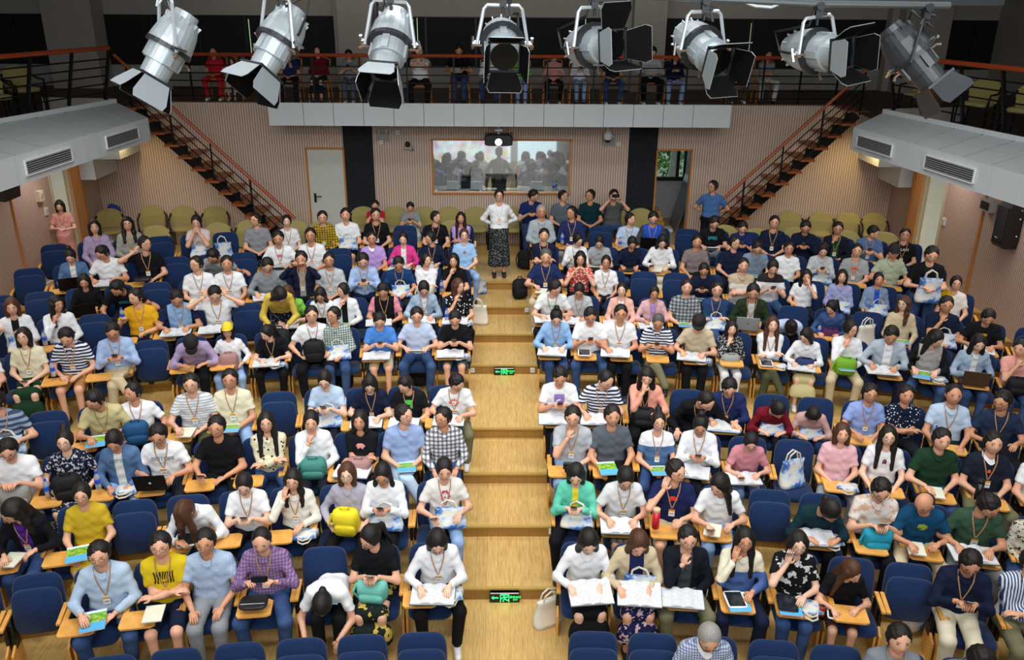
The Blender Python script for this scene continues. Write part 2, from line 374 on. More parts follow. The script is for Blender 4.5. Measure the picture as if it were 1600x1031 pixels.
def gallery(s):
    nm = 'left' if s < 0 else 'right'
    if s < 0: A = lambda y: Vector((-6.73-(16.8-y)*.069, y, 0)); B = lambda y: Vector((-7.45-(17.2-y)*.217, y, 0)); yA, yB = 16.8, 17.2
    else: A = lambda y: Vector((6.60+(16.0-y)*.117, y, 0)); B = lambda y: Vector((7.18+(16.2-y)*.188, y, 0)); yA, yB = 16.0, 16.2
    z0, z1, z2, z3 = 3.95, 4.37, 4.60, 4.68
    root = struct(empty('wall_%s' % nm)); n = 16; y0 = 7.0
    ys = [yA-(yA-y0)*k/n for k in range(n+1)]
    core = MB(); a, b = A(yA), A(y0)
    core.add([(a.x+.03*s, a.y, z0), (b.x+.03*s, b.y, z0), (b.x+.03*s, b.y, z1), (a.x+.03*s, a.y, z1)], [(0, 1, 2, 3)])
    core.add([(a.x, a.y+.01, z0), (s*9.0, yA+.6, z0), (s*9.0, y0, z0), (b.x, b.y, z0)], [(0, 1, 2, 3)])
    c, d = B(yB), B(y0)
    core.add([(a.x, yA, z0), (a.x, yA, z1), (c.x, c.y, z2), (c.x, c.y, z3), (s*9, yA+.6, z3), (s*9, yA+.6, z0)], [(0, 1, 2, 3, 4, 5)])
    ob('panel_core', core.me('core', [GREYW]), root)
    def quad_slab(p0, p1, p2, p3, t, nv):
        V = [Vector(p) for p in (p0, p1, p2, p3)]; nv = Vector(nv)*t
        return V+[v-nv for v in V]
    QF = [(0, 1, 2, 3), (7, 6, 5, 4), (0, 4, 5, 1), (1, 5, 6, 2), (2, 6, 7, 3), (3, 7, 4, 0)]
    for k in range(n):
        ya, yb = ys[k]-.006, ys[k+1]+.006; pa, pb = A(ya), A(yb)
        ob('panel', mesh('panel', quad_slab((pa.x, ya, z0), (pb.x, yb, z0), (pb.x, yb, z1), (pa.x, ya, z1), .025, (-s, 0, 0)), QF, [PANEL]), root)
    m = 14
    for k in range(m):
        ta, tb = k/m, (k+1)/m
        for j in range(2):
            def P(t, u):
                p, q = A(yA-(yA-y0)*t), B(yB-(yB-y0)*t); v = p.lerp(q, u); v.z = z1+(z2-z1)*u; return v
            e = .004
            ob('tile', mesh('tile', quad_slab(P(ta+e/2, j/2+e), P(tb-e/2, j/2+e), P(tb-e/2, (j+1)/2-e), P(ta+e/2, (j+1)/2-e), .02, (0, 0, 1)), QF, [TILE]), root)
        ya, yb = yB-(yB-y0)*ta-.005, yB-(yB-y0)*tb+.005; pa, pb = B(ya), B(yb)
        ob('kerb_panel', mesh('kerb', quad_slab((pa.x, ya, z2), (pb.x, yb, z2), (pb.x, yb, z3), (pa.x, ya, z3), .03, (-s, 0, 0)), QF, [PANEL]), root)
    # gallery floor
    c, d = B(yB), B(y0)
    V = [(c.x, c.y, z3), (d.x, y0, z3), (s*12.6, y0, z3), (s*12.6, 23, z3), (s*7.6, 23, z3), (s*7.6, YB, z3)]
    V = [(a_, b_, ZB+.01) for a_, b_, _ in V]
    struct(ob('floor', mesh('gallery_floor', V, [tuple(range(6))], [plain('balcony_floor', '4A3424')])))
    struct(ob('wall_%s' % nm, MB().box((s*10.6, y0-.1, 4.2), (4.2, .1, .9)).me('x', [GREYW])))
    # air vents on the fascia
    vp = ((40, 250, 110, 244), (167, 219, 214, 212)) if s < 0 else ((1344, 219, 1391, 229), (1449, 253, 1519, 270))
    for q, (xa, va, xb, vb) in enumerate(vp):
        xm, vm = (xa+xb)/2, (va+vb)/2
        y = 14.
        for _ in range(20): P = hitx(xm, vm, A(y).x); y = .5*y+.5*P.y
        Pa = hitx(xa, vm, A(y).x); Pb = hitx(xb, vm, A(y).x); L = abs(Pa.y-Pb.y)*.96
        ang = math.atan2(A(y).x-A(y-1).x, 1)
        v = empty('air_vent', (A(y).x-.02*s, y, 4.16), -ang)
        tag(v, 'grey louvred air vent on the white gallery edge ' + {(-1, 0): 'above the standing pink dress', (-1, 1): 'beside the staircase, brown wall side', (1, 0): 'beside the staircase by the small window', (1, 1): 'next to the black loudspeaker'}[(s, q)], 'air vent', 'gallery air vents')
        f = MB(); f.box((0, 0, .105), (.03, L, .02)); f.box((0, 0, -.105), (.03, L, .02)); f.box((0, L/2, 0), (.03, .02, .21)); f.box((0, -L/2, 0), (.03, .02, .21))
        ob('frame', f.me('frame', [WHT]), v); ob('backing', MB().box((.01*s, 0, 0), (.01, L, .2)).me('b', [plain('vent_dark', '4A4A48')]), v)
        for k in range(6): ob('slat', MB().box((0, 0, -.08+.032*k), (.02, L-.03, .007), ry(25*s)).me('s', [METG]), v)
    # railing on the gallery: raked posts, rails, wooden handrail
    rl = empty('gallery_railing'); tag(rl, 'black raked gallery railing with red-brown handrail, ' + ('over the standing pink dress' if s < 0 else 'over the black loudspeaker'), 'railing')
    ln = []
    for k in range(11):
        y = yB-.15-(yB-y0)*k/10.; p = B(y)
        base = Vector((p.x+.12*s, y, z3)); top = base+Vector((-.22*s, .0, .92))
        ob('post', MB().box((base+top)/2, (.05, .05, .95), ry(-13*s)).me('post', [BLKM]), rl); ln.append((base, top))
    for h_ in (.15, .32, .49, .66, .82):
        ob('rail', MB().tube([b_.lerp(t_, h_) for b_, t_ in ln], .013, 6).me('rail', [BLKM]), rl)
    ob('handrail', MB().tube([t_+Vector((0, 0, .03)) for b_, t_ in ln], .04, 8).me('handrail', [RAILW]), rl)
    for q, (yb_, w__) in enumerate(((0, .4),)):
        pass
    # boxed beams under the gallery
    P = hity(150, 281, 18.) if s < 0 else hity(1403, 293, 18.); z_ = P.z; struct(ob('beam', MB().box(((P.x+s*8.9)/2, 18.55, (z_+3.95)/2), (abs(s*8.9-P.x), 1.1, 3.95-z_)).me('b', [PANEL])))
    P = hity(188, 249, 18.) if s < 0 else hity(1372, 261, 18.); z_ = P.z; struct(ob('beam', MB().box((P.x+.3*s, 18.55, (z_+3.97)/2), (.6, 1.1, 3.97-z_)).me('b', [PANEL])))
gallery(-1); gallery(1)
# ---------------------------------------------------------------- balcony railing
rl = empty('balcony_railing'); tag(rl, 'long black balcony railing with red-brown handrail across the hall', 'railing')
def railrun(x0, x1, y, zf, n):
    for k in range(n+1): x = x0+(x1-x0)*k/n; ob('post', MB().box((x, y, zf+.48), (.03, .05, .96)).me('p', [BLKM]), rl)
    for h_ in (.12, .28, .44, .60, .76): ob('rail', MB().tube([(x0, y-.03, zf+h_), (x1, y-.03, zf+h_)], .013, 6).me('r', [BLKM]), rl)
    ob('handrail', MB().tube([(x0, y-.02, zf+.98), (x1, y-.02, zf+.98)], .035, 8).me('h', [RAILW]), rl)
railrun(-4.74, 4.83, 18.12, 4.48, 10); railrun(-7.5, -4.9, 19.15, 4.42, 3); railrun(4.95, 7.4, 19.15, 4.42, 3)
# ---------------------------------------------------------------- open-tread staircases
def stair(s):
    nm = 'brown open-tread staircase beside the ' + ('white door' if s < 0 else 'passage opening')
    root = empty('staircase', (0, 0, 0)); tag(root, nm, 'staircase')
    n = 13; x0, x1 = (4.55, 7.55); z0 = ZT
    def X(t): return s*(x0+(x1-x0)*t)
    def Z(t): return z0+.12+(ZB-z0-.12)*t
    for k in range(n):
        t = k/(n-1); ob('tread', MB().box((X(t), 18.48, Z(t)), (.30, 1.05, .045)).me('tr', [TREADW]), root)
        if k < n-1: ob('bracket', MB().box((X(t)+s*.09, 18.35, Z(t)+.1), (.07, .05, .2)).me('br', [BLKM]), root)
    st = MB(); dx, dz = X(1)-X(0), Z(1)-Z(0); L = math.hypot(dx, dz); a = math.degrees(math.atan2(dz, dx))
    st.box(((X(0)+X(1))/2, 18.35, (Z(0)+Z(1))/2-.12), (L+.1, .1, .2), ry(-a)); ob('stringer', st.me('st', [BLKM]), root)
    for k in range(5):
        t = k/4; ob('post', MB().box((X(t)-s*.05, 17.98, Z(t)+.42), (.03, .03, .95)).me('p', [BLKM]), root)
    for h_ in (.15, .33, .51, .69): ob('rail', MB().tube([(X(-.04), 17.97, Z(-.04)+h_), (X(1.0), 17.97, Z(1.0)+h_)], .012, 6).me('r', [BLKM]), root)
    ob('handrail', MB().tube([(X(-.06), 17.97, Z(-.06)+.90), (X(1.05), 17.97, Z(1.05)+.90)], .036, 8).me('h', [RAILW]), root)
stair(-1); stair(1)
# ---------------------------------------------------------------- projection screens on the stage (reflected in the control room glass)
def m_screen():
    t = NT('projected_flowers'); v = t.voro(t.coord('Object'), 3.2, out='Color'); n = t.noise(t.coord('Object'), 3, 4)
    c = t.mix(t.ramp(n, [(.35, (0, 0, 0, 1)), (.62, (1, 1, 1, 1))]), srgb('C9A9A2'), srgb('E9F0F0')); c = t.mix(.25, c, v)
    t.l(c, t.b.inputs['Emission Color']); t.b.inputs['Emission Strength'].default_value = 2.2; return t.fin((0, 0, 0, 1))
s1 = ob('projection_screen', MB().box((-1.5, -3.9, .9), (4.2, .05, 4.0)).me('scr', [m_screen()])); tag(s1, 'projection screen showing a flower picture over the stage', 'screen')
s2 = ob('projection_screen', MB().box((1.9, -3.9, .9), (1.9, .05, 4.0)).me('scr', [emis('slide_white', 'CFE6F0', 2.2)])); tag(s2, 'second projection screen with a pale blank slide', 'screen')
# ---------------------------------------------------------------- outdoors seen through the openings
def m_leaf():
    t = NT('leaf_green'); n = t.noise(t.coord('Object'), 2.5, 2); return t.fin(t.ramp(n, [(.3, '3E7A1E'), (.6, '7FBF3A'), (.8, 'B8E070')]), .6)
LEAF = m_leaf()
def shrub(name, c, rad, n, label):
    mb = MB()
    for _ in range(n):
        v = Vector((R.gauss(0, .4), R.gauss(0, .4), R.gauss(0, .4))); p = Vector(c)+Vector((v.x*rad[0], v.y*rad[1], v.z*rad[2])); q = rz(R.uniform(0, 360)) @ rx(R.uniform(20, 90)); s = R.uniform(.07, .16)
        mb.add([p+q @ Vector(u)*s for u in ((-.5, -.1, 0), (0, -.6, .1), (.5, -.1, 0), (0, .9, -.1))], [(0, 1, 2, 3)])
    o = ob(name, mb.me(name, [LEAF])); tag(o, label, 'plant', kind='stuff'); return o
shrub('foliage', (-10.9, 21.3, 1.8), (.8, .9, 1.2), 1500, 'bright green foliage outside the doorway behind the pink dress')
shrub('foliage', (10.9, 21.3, 1.8), (.8, .9, 1.2), 1500, 'bright green foliage outside the doorway near the loudspeaker')
shrub('foliage', (4.9, 26.6, 2.4), (2.6, .9, 1.9), 2400, 'green garden foliage outside the black framed window')
tk = MB().tube([(4.8, 23.6, .7), (4.9, 23.6, 2.6), (5.05, 23.7, 4.2), (4.9, 23.7, 6)], [.16, .13, .12, .1], 10); tag(ob('tree_trunk', tk.me('trunk', [plain('grey_bark', '8D8A78', .9)])), 'pale grey tree trunk outside the black framed window', 'tree')
struct(ob('ground', MB().box((0, 24, .2), (60, 30, .1)).me('gr', [plain('outdoor_ground', 'A9A58F', .9)]))) if False else None
og = MB(); og.box((-24, 14, .6), (22, 30, .1)); og.box((24, 14, .6), (22, 30, .1)); og.box((0, 34, .6), (60, 20, .1)); struct(ob('ground', og.me('gr', [plain('outdoor_ground', 'A9A58F', .9)])))
# x,y = face position in the photograph; row; pose; head turn; hair; top; bottom; extras; description
PEOPLE = """
93,322|st|stand|0|bob|S pink|dress pink|L|pink knee-length dress holding a microphone
159,354|8|lap|0|bob|L lilac|T white|L|lilac shirt with a black bob
199,350|8|lap|0|wavy|L greygreen|T dark|L G|grey-green cardigan smiling near the left wall
240,377|7|ear|r|short|S black|T dark|L G Dm|black T-shirt touching an ear
112,400|7|down|0|bun|L denimopen|T dark|V|denim jacket bent over a black laptop
157,395|7|read|l|short|S white|T navy|O G|white T-shirt leaning over papers by the left wall
306,347|8|face|0|tied|S blush|T dark|T|blush top pressing both hands to the face
343,392|7|bend|l|short|S greystripe|T dark||grey striped T-shirt leaning over with one arm out
399,344|8|lap|l|short|S grey|T dark|G|plain grey shirt looking left
448,346|8|lap|0|tied|S white|T dark|L|white T-shirt with pink print in the back row
508,340|8|lap|0|short|L yellowplaid|T dark|L G|yellow and black plaid shirt
434,372|7|hold|0|short|S whitepink|T dark|L M|white T-shirt with pink print, yawning
485,368|7|lap|0|short|S white|T dark|L G|white T-shirt behind the photographing person
475,393|6|camera|0|short|L navyopen|T dark|L|navy jacket photographing with a phone
412,399|6|read|0|short|L grey|T black|G O|grey long-sleeved T-shirt reading a sheet
307,407|6|lap|l|short|S white|T dark|L G N|white polo shirt looking left, holding notes
354,412|6|lap|0|short|S whiteblue|T dark|L|white polo shirt with blue collar
514,407|6|lap|0|short|S lightgrey|T dark|L G|light grey shirt with thin-rimmed glasses
540,336|8|lap|0|short|S white|H black|T|white T-shirt with a round green print
586,321|9|face|0|short|S red|T dark||red T-shirt at the very back
587,336|8|lap|0|short|S black|T black|L G|black T-shirt in front of the red one
641,324|9|phone|0|short|S greyred|T light|L P|grey T-shirt typing on a phone, back row
681,340|8|lap|r|short|S black|T dark|L|black T-shirt turning right, back row
720,341|8|arms|0|long|S lilac2|T dark|L|lilac T-shirt and long hair beside the aisle
581,373|7|lap|0|short|S lilac2|T denim|G|lilac polo shirt with white collar
630,373|7|hold|0|tied|L hotpink|T denim|W O|hot pink jacket over a white top
673,372|7|hold|l|tied|L navy|T denim|L G O|dark navy shirt holding a folded paper
725,368|7|lap|0|tiedbrown|S skyblue|T lightdenim|G|sky blue T-shirt with a bear print
780,306|st|behind|0|tied|L white|K dots|LW G|white lace top and dotted skirt in the aisle
566,407|6|phone|0|short|L lightblue|T navy|L P|light blue dress shirt checking a phone
622,412|6|down|0|short|S darkblueplaid|T dark|L T|dark blue checked shirt looking down
666,407|6|arms|r|ponytail|L white|T black|B cream|white lace blouse and ponytail turned right
709,407|6|chin|0|bob|S black|T denim|W|black dress with a white-trimmed collar
38,475|5|bottle|0|bobbrown|L whiteopen|T black|T|open white cardigan lifting a bottle and tote
89,475|5|chin|r|wavy|L white|T denim|W T|white blouse and curly black hair holding a bottle
135,439|6|laptop|0|long|L black|T black|V|all black clothing bent over a dark laptop
214,432|6|bend|l|short|S blackteal|T dark||black T-shirt with teal lettering, leaning left
212,464|5|bottle|l|short|S amber|T navy|L W D|bright yellow T-shirt with a bottle
58,524|4|lap|0|bob|S cream|K darkgreen|L G P|cream bow blouse and dark green skirt
116,518|4|down|0|short|S navystripe|H tan|L W D|navy and white striped polo in tan shorts
176,513|4|phone|0|short|L lightblue|T beige|L G P D|pale blue dress shirt and beige trousers
276,463|5|read|0|short|S bluenavy|T dark|L G O|sky blue shirt with navy sleeves reading
333,458|5|head|0|short|S white|T black|L G O|white T-shirt with both hands on the head
430,454|st|stoop|r|bobfront|L yellow|K dotsnavy|U|yellow jacket standing and stooping over a bag
451,458|5|write|0|bobbrown|S green|T denim|L G O W|lime green T-shirt leafing through a book
500,461|5|down|0|long|L white|T dark|L G V|white shirt and very long straight hair
486,491|4|hold|0|short|S white|T black|L G B black|white shirt with a black bag on the lap
521,493|4|lap|l|short|L greenplaid|T denim|G T|green and white checked shirt
289,535|4|sleep|0|capblack|L lilac|T black|D|lilac jumper and black cap, head on hand
355,517|4|lap|0|capyellow|L white|T lightdenim|G B dustypink D|white sweatshirt and yellow cap
414,520|4|write|l|ponytail|S black|T black|L O T|black T-shirt and ponytail writing in a book
535,454|5|chin|l|tied|L whiteopen|T navy|M|white blazer over a black top, hand at mouth
599,454|5|down|0|short|S blackpink|T dark|L G O|black T-shirt with pink-striped sleeves
660,451|5|read|0|tied|L paledenim|T dark|L G O|pale blue jacket over a white shirt
716,447|5|chin|r|longbrown|S polka|T black|W O T|black blouse with big white dots turning right
592,501|4|phone|0|short|S blue|H beige|P O G|bright blue T-shirt and beige shorts
651,493|4|hold|0|short|S iceblue|T denim|M G|ice blue T-shirt holding a colourful magazine
711,498|4|phone|0|short|S black|H teal|P O G T|black T-shirt with a moon print
-6,541|4|lap|0|short|S white|T dark|W|white T-shirt cut off by the left frame edge
4,613|3|hold|l|short|S greyblue|T beige|L G T|grey-blue striped T-shirt at the left edge
150,598|3|write|l|short|S khakilight|T navy|L G M D|pale khaki shirt looking over a shoulder
207,613|3|hold|l|short|S white|T dark|L B plaidblue|white T-shirt hugging a blue patterned backpack
296,593|3|lap|0|short|S whitestripe|T olive|L G N|white T-shirt with thin grey stripes
359,593|3|lap|0|short|S cream|T lightdenim|L G M|cream T-shirt leaning right
507,593|3|phone|0|tied|S paleblue|T dark|P G T|pale blue T-shirt with thin black straps
349,660|2|lap|0|short|S black|T black|G P D|plain black T-shirt, broad shoulders, phone in hand
417,660|2|arms|0|long|L creamdots|T denim|G D|cream blouse with small black dots
485,658|2|chin|0|tied|L white|T dark|B teal|white shirt with coloured stripes, hand at lips
576,600|3|read|0|bob|S navy|T denim|L G O|navy knitted T-shirt reading an open book
633,601|3|down|l|short|S blackgreen|T beige|L G O|black T-shirt with a green star print
717,598|3|read|r|short|S whitelogo|T khaki|L G O|white T-shirt with orange circular logo
566,657|2|arms|0|bob|S blackpinkprint|T denim|B dustypink O|black T-shirt with a pink flower print
631,642|2|lap|r|short|S oxford|T paleblue|G M|blue polo shirt and blue trousers turning right
692,653|2|lap|l|short|L blackwhiteplaid|T denim|G|black and white plaid shirt beside the aisle
9,696|2|phone|0|short|S white|T grey|B grey G|white T-shirt with a grey backpack on the lap
101,689|2|hold|0|bun|S navyfloral|K navyfloral|B black G W D|navy floral dress rummaging in a black bag
175,684|2|down|0|tied|L denimopen|T lightdenim|T W|denim jacket looking into a tote bag
246,679|2|laptop|0|short|S isotope|T dark|L G C|white ISOTOPE T-shirt working on a laptop
31,785|1|write|l|wavy|L blackpurple|T denim|L G N D|black shirt over a purple top, mouth open
127,773|1|lap|0|tied|S mustard|K mustard|G M D|mustard yellow off-shoulder dress
290,792|1|sleep|l|longbrown|L white|T beige|A|white blouse, brown hair falling over the face
398,755|1|phone|0|tied|S white|T black|L G P D|white T-shirt and bun typing on a phone
457,750|1|cheek|0|wavy|L offwhite|T black|L G T D|off-white blouse resting cheek on hand
545,740|1|hold|0|bobbrown|L greylilac|T black|G B yellow P|grey-lilac blouse with a yellow bag
598,735|1|phone|0|pigtails|L white|T black|G P T|white top and two low pigtails
693,731|1|hold|0|tied|S whitepig|T lightdenim|L P T|white T-shirt with a red pig drawing
162,856|0|lap|0|short|L paleblue|T denim|L G M D|pale blue shirt and brown belt, older
255,846|0|arms|0|short|S yellowprint|H navy|L G Nb|yellow T-shirt with black lettering
319,838|0|lap|0|short|S palecheck|T grey|G|pale blue short-sleeved shirt and grey trousers
407,832|0|camera2|0|crop|L purplecheck|T denim|L P Dm|purple checked shirt holding a phone sideways
503,922|0|bendlow|0|tied|S white|T black|M|white T-shirt doubled over towards the floor
579,836|0|phone|l|ponytail|S blackwhite|K floral|G P B mint|black T-shirt with white trim, floral skirt
680,838|0|read|0|bob|L white|T black|L G O T D|white shirt turning pages of a thick book
28,978|-1|bendlow|l|short|S navyblue|T denim|M|dark blue T-shirt bent over at the bottom left
833,306|9|phone|r|short|S darkblue|T denim|G P|dark blue T-shirt against the back wall
880,307|9|lap|r|short|S greyblue2|T dark|G|slate grey T-shirt turning right, back wall
922,306|9|lap|l|short|S darkteal|T denim|G|dark teal T-shirt turning left, back wall
959,306|9|camera|0|short|S darkgrey|T denim|P|dark grey T-shirt aiming a phone, back wall
846,331|8|lap|0|gray|L palegrey|T dark|L G|light grey shirt and silver hair, smiling
893,333|8|lap|l|short|L navy2|T grey|L G W|indigo shirt with rolled sleeves, turning left
985,343|8|lap|r|short|S paleblue|T navy|L W|pale blue polo shirt turning right
1019,341|8|laptop|0|short|L raglanblue|T dark|L G V|royal blue and grey raglan top
850,368|7|arms|0|short|S navy|T dark|L|navy T-shirt with white stripe, arms crossed
904,375|7|phone|r|tied|L white|T dark|L G P|white shirt and ponytail leaning right
931,378|7|read|0|tied|S greystripe|T dark|M|grey striped collar shirt reading a magazine
988,380|7|read|0|tied|L navy|T denim|G Dm|navy wrap top with a bag before her
1035,377|7|read|0|long|L white|K cream|N P D|white blouse and long black fringe hair
853,399|6|hold|0|graydark|S navypolo|T beige|L N|navy polo shirt and grey hair by the aisle
907,404|6|neck|0|bob|S redpattern|T dark|L G|red patterned T-shirt with hands at the neck
944,410|6|lap|0|tied|S white|T dark|L G|white polo shirt with a pink flower
1113,292|st|behind|l|short|S steelblue|T black|G|steel blue polo shirt standing by the stairs
1117,348|8|read|0|short|S blackteal|T grey|G M|black T-shirt with teal print reading a magazine
1089,378|7|lap|0|short|S taupe|T black||taupe T-shirt with a dog print
1160,356|8|phone|0|short|S darkblue|T dark|P|dark blue polo shirt looking at a phone
1210,348|8|lap|0|short|S navy|T dark|L G|navy T-shirt with white lettering and badge
1258,355|8|phone|0|short|L navy|T dark|P G|navy henley shirt in the back row
1290,356|8|chin|0|short|L navygreen|T dark|L G|dark jacket over a green T-shirt, hand on chin
1148,380|7|lap|r|short|S navy|T dark|G|navy polo shirt leaning to the right
1180,387|7|down|0|short|S slate|T dark|G M|slate blue shirt looking down
1221,388|7|lap|0|short|S white|T dark|G M|white polo shirt with colourful booklet
1276,390|7|phone|0|tied|L lightgrey|T beige|P T|light grey shirt holding up a phone
1353,362|8|phone|r|short|S slateblue|T dark|L P T W D|slate blue shirt beside the yellow chairs
1400,366|8|lap|0|short|S blacktext|T dark|L G|black T-shirt with big white lettering
1326,391|7|lap|0|short|S greyorange|T dark|L G W|grey T-shirt with an orange print
1373,392|7|hold|0|capblack|S palegreen|T denim|W D|pale green shirt and black cap
1439,398|7|lap|0|bald|L olivedark|T dark||olive jacket half hidden behind the standing person
1456,398|st|stand|0|short|S black|T denim|G T|black T-shirt standing with a tote bag
1483,442|6|lap|0|tied|S yellowwhite|T light|G|half yellow, half white T-shirt
868,446|5|write|r|short|S whiteteal|T dark|L G O|white T-shirt with teal print writing
907,454|5|read|0|tied|S lightgrey|T dark|L G O|light grey raglan top bent over a book
972,453|5|lap|0|tied|L peach|T dark|L O|peach jacket over a white top
1022,458|5|hold|0|tied|L pinkhoodie|T dark|L G N O|pink hooded jacket over a purple top
869,495|4|read|0|bun|L sky|T denim|L G O|sky blue loose shirt reading by the aisle
923,493|4|phone|0|short|S white|T denim|P G A|white T-shirt thumbing a phone above a tablet
963,485|4|lap|0|short|S white|T black|L G O|white V-neck T-shirt with an open book
1030,503|4|phone|0|graydark|S navystripe|T khaki|P G D|blue and white striped polo and grey hair
1102,422|6|phone|0|short|L navy|T dark|P G M|navy shirt bent over a phone
1161,415|6|arms|0|short|S beigewhite|T grey||beige and white polo shirt, arms crossed
1199,417|6|phone|0|tied|S blacklace|T denim|P|white top with black lace shoulders
1253,431|6|facehand|0|long|S white|T navy||white blouse covering the face with a hand
1073,449|5|lap|0|short|S plaidgrey|T dark|M|black and white checked short-sleeved shirt
1118,453|5|arms|0|short|L steelnavy|T denim|L G T|steel navy shirt hugging a tote, arms crossed
1178,456|5|laptop|0|short|L armygreen|T black|L S|army green jacket behind a silver laptop
1096,505|4|read|0|capblack|S sand|T black|O T|sand T-shirt and black cap
1143,513|4|chin|0|bobshort|L blackpattern|T white|B grey D|black and white patterned blouse
1207,507|4|arms|0|longbrown|L white|T olive|L A T|white sweatshirt with purple triangle
1241,503|5|bendlow|0|bun|L iceblue|T black||pale blue top bent low, bun on top
1303,481|5|read|l|ponytail|L denim|T denim|B purple W D|denim jacket with a purple bag
1263,525|4|read|l|bobshort|L white|K khakilight|G O B floral|white blouse and khaki skirt reading
1316,432|6|lap|0|bob|L bluelilac|T dark|T|blue-lilac striped shirt and bob
1363,436|6|lap|0|tied|L dustyblue|T dark|T|dusty blue open shirt over a blue T-shirt
1404,474|5|lap|l|brownlong|L beige|T denim|G M|beige cardigan and brown hair looking left
1466,472|5|chin|0|short|S navy|T dark|G T|navy T-shirt, hand at chin, tote on lap
1532,494|5|read|0|short|S blackyellow|T dark|O|black T-shirt with yellow print reading
1323,513|4|chin|r|tied|L white|T beige|G B green M|white shirt with a green bag, hand at nose
1381,517|4|read|0|short|L mistblue|T navy|O|mist blue open shirt over a white T-shirt
1443,526|4|read|r|long|L blackraglan|T denim|G M T D|grey and black raglan top with a magazine
1510,534|4|laptop|0|long|L paledenim|T denim|V|pale denim shirt behind a brown laptop
1579,543|4|chin|l|short|S salmonpink|T denim|B black|salmon pink T-shirt near the right edge
875,588|3|phone|0|short|S whitepurple|T black|P O|white T-shirt with a purple photo print
947,593|3|read|r|crop|S navystripe|T navy|L O|navy striped polo shirt and shaved head
1012,588|3|face1|0|wavy|L salmon|T black|L U2|salmon cardigan with a black handbag
896,650|2|chin|0|short|S lightgrey2|T lightdenim|L G Dc|light grey T-shirt, hand at mouth, camera beside
957,643|2|lap|0|short|S charcoal|T black|Md D|charcoal T-shirt with a booklet on the board
1029,659|2|lap|0|bun|S dungaree|T denim|L M G|white T-shirt and denim dungarees
1107,611|3|bend|r|crop|L black|T black|L|black cardigan bending to the right
1142,605|3|read|0|short|L navy2|T black|L G O2|navy blue overshirt reading a magazine
1224,640|3|sleep|r|ponytail|L burgundy|T dark|T|burgundy shirt bent forward over a tote
1283,650|3|sleep|0|bobshort|L dustyrose|T denim|T|dusty rose jacket bent over, hair forward
1097,664|2|phone|0|bun|L white|T dark|L G P O|white ruffled blouse with hair in a bun
1360,615|3|lap|0|short|S cornflower|T beige|L G D|cornflower blue shirt with white wristwatch
1416,617|3|arms|0|short|S navydots|T dark||navy shirt with tiny white dots
1479,609|3|lap|0|crop|S paleblue|T dark|L W D|pale blue shirt and very short hair
1570,624|3|hold|l|short|S navygrey|T dark|L G P|dark navy T-shirt near the right edge
1316,677|2|lap|0|bobbrown|S palepink|T grey|D T|pale pink T-shirt and brown bob
1385,681|2|lap|0|long|S whiteprint|T denim|G D|white T-shirt, long black hair and glasses
1468,683|2|lap|0|short|S darkgreen|T denim|Nb D|dark green polo shirt
1543,681|2|lap|0|short|S navyrooster|T khaki|L F D|navy polo with white collar and rooster badge
1606,705|2|lap|0|short|S white|T dark|D|white T-shirt cut off by the right frame edge
1177,691|2|write|0|tied|S rose|T ripped|G O P|rose T-shirt with white lettering writing
1129,748|1|write|l|long|S white|T lightdenim|N P|white V-neck blouse pointing at a notebook
1057,735|1|cheek|r|short|S navyred|H beige|L G R|navy T-shirt with a red print, hand at cheek
902,741|1|phone|0|bob|L mint|T black|P T|mint green jacket over a yellow top
977,741|1|read|0|tied|S whitelinen|K plaiddark|L G O|white linen shirt with a huge open book
1302,785|1|sleep|r|ponytail|L darkteal|T black|O T|dark teal jumper slumped over a tote
1379,762|1|phone|0|short|S whitefloral|T black|P G B cyan D|white patterned shirt with a turquoise bag
1448,786|1|write|l|bald|S tealdark|T beige|G N D|teal T-shirt and bald head looking left
1544,773|1|read|r|short|S forest|T grey|L G O Nb|forest green T-shirt holding a book
1612,800|1|lap|0|tied|L patterned|T denim||patterned blouse cut off by the right edge
918,841|0|read|0|long|L white|K black|O|white shirt and black skirt, long hair forward
998,839|0|read|0|longbrown|L beigeopen|K navyflower|O T|beige cardigan over a navy flowered dress
1075,841|0|chin|0|short|L blacknavy|T khaki|G O|black cardigan over a grey T-shirt
1164,843|0|cheek|0|long|L creamdenim|T navy|G A2|cream blouse with a denim apron
1248,849|0|cheek|0|bob|S blackwhitelines|T denim|G P T Ad D|black shirt with white line pattern
1335,893|0|write|r|longbrown|S black|H brown|A D|black T-shirt writing on a tablet, head bowed
1515,862|0|phone|0|short|L navy|T ivory|L G P|dark navy shirt smiling at a phone
1603,862|0|arms|0|short|L bluestripes|T khaki||blue and white striped shirt at the right edge
1113,955|-1|down|0|gray|S bluecheck|T dark|G|blue checked shirt with white collar and silver hair
1405,988|-1|lap|0|short|S steelgrey|T dark|L|steel grey polo smiling upwards in the front row
1546,990|-1|down|r|short|L steelgrey|T dark|G|steel grey long-sleeved shirt in the front row
"""
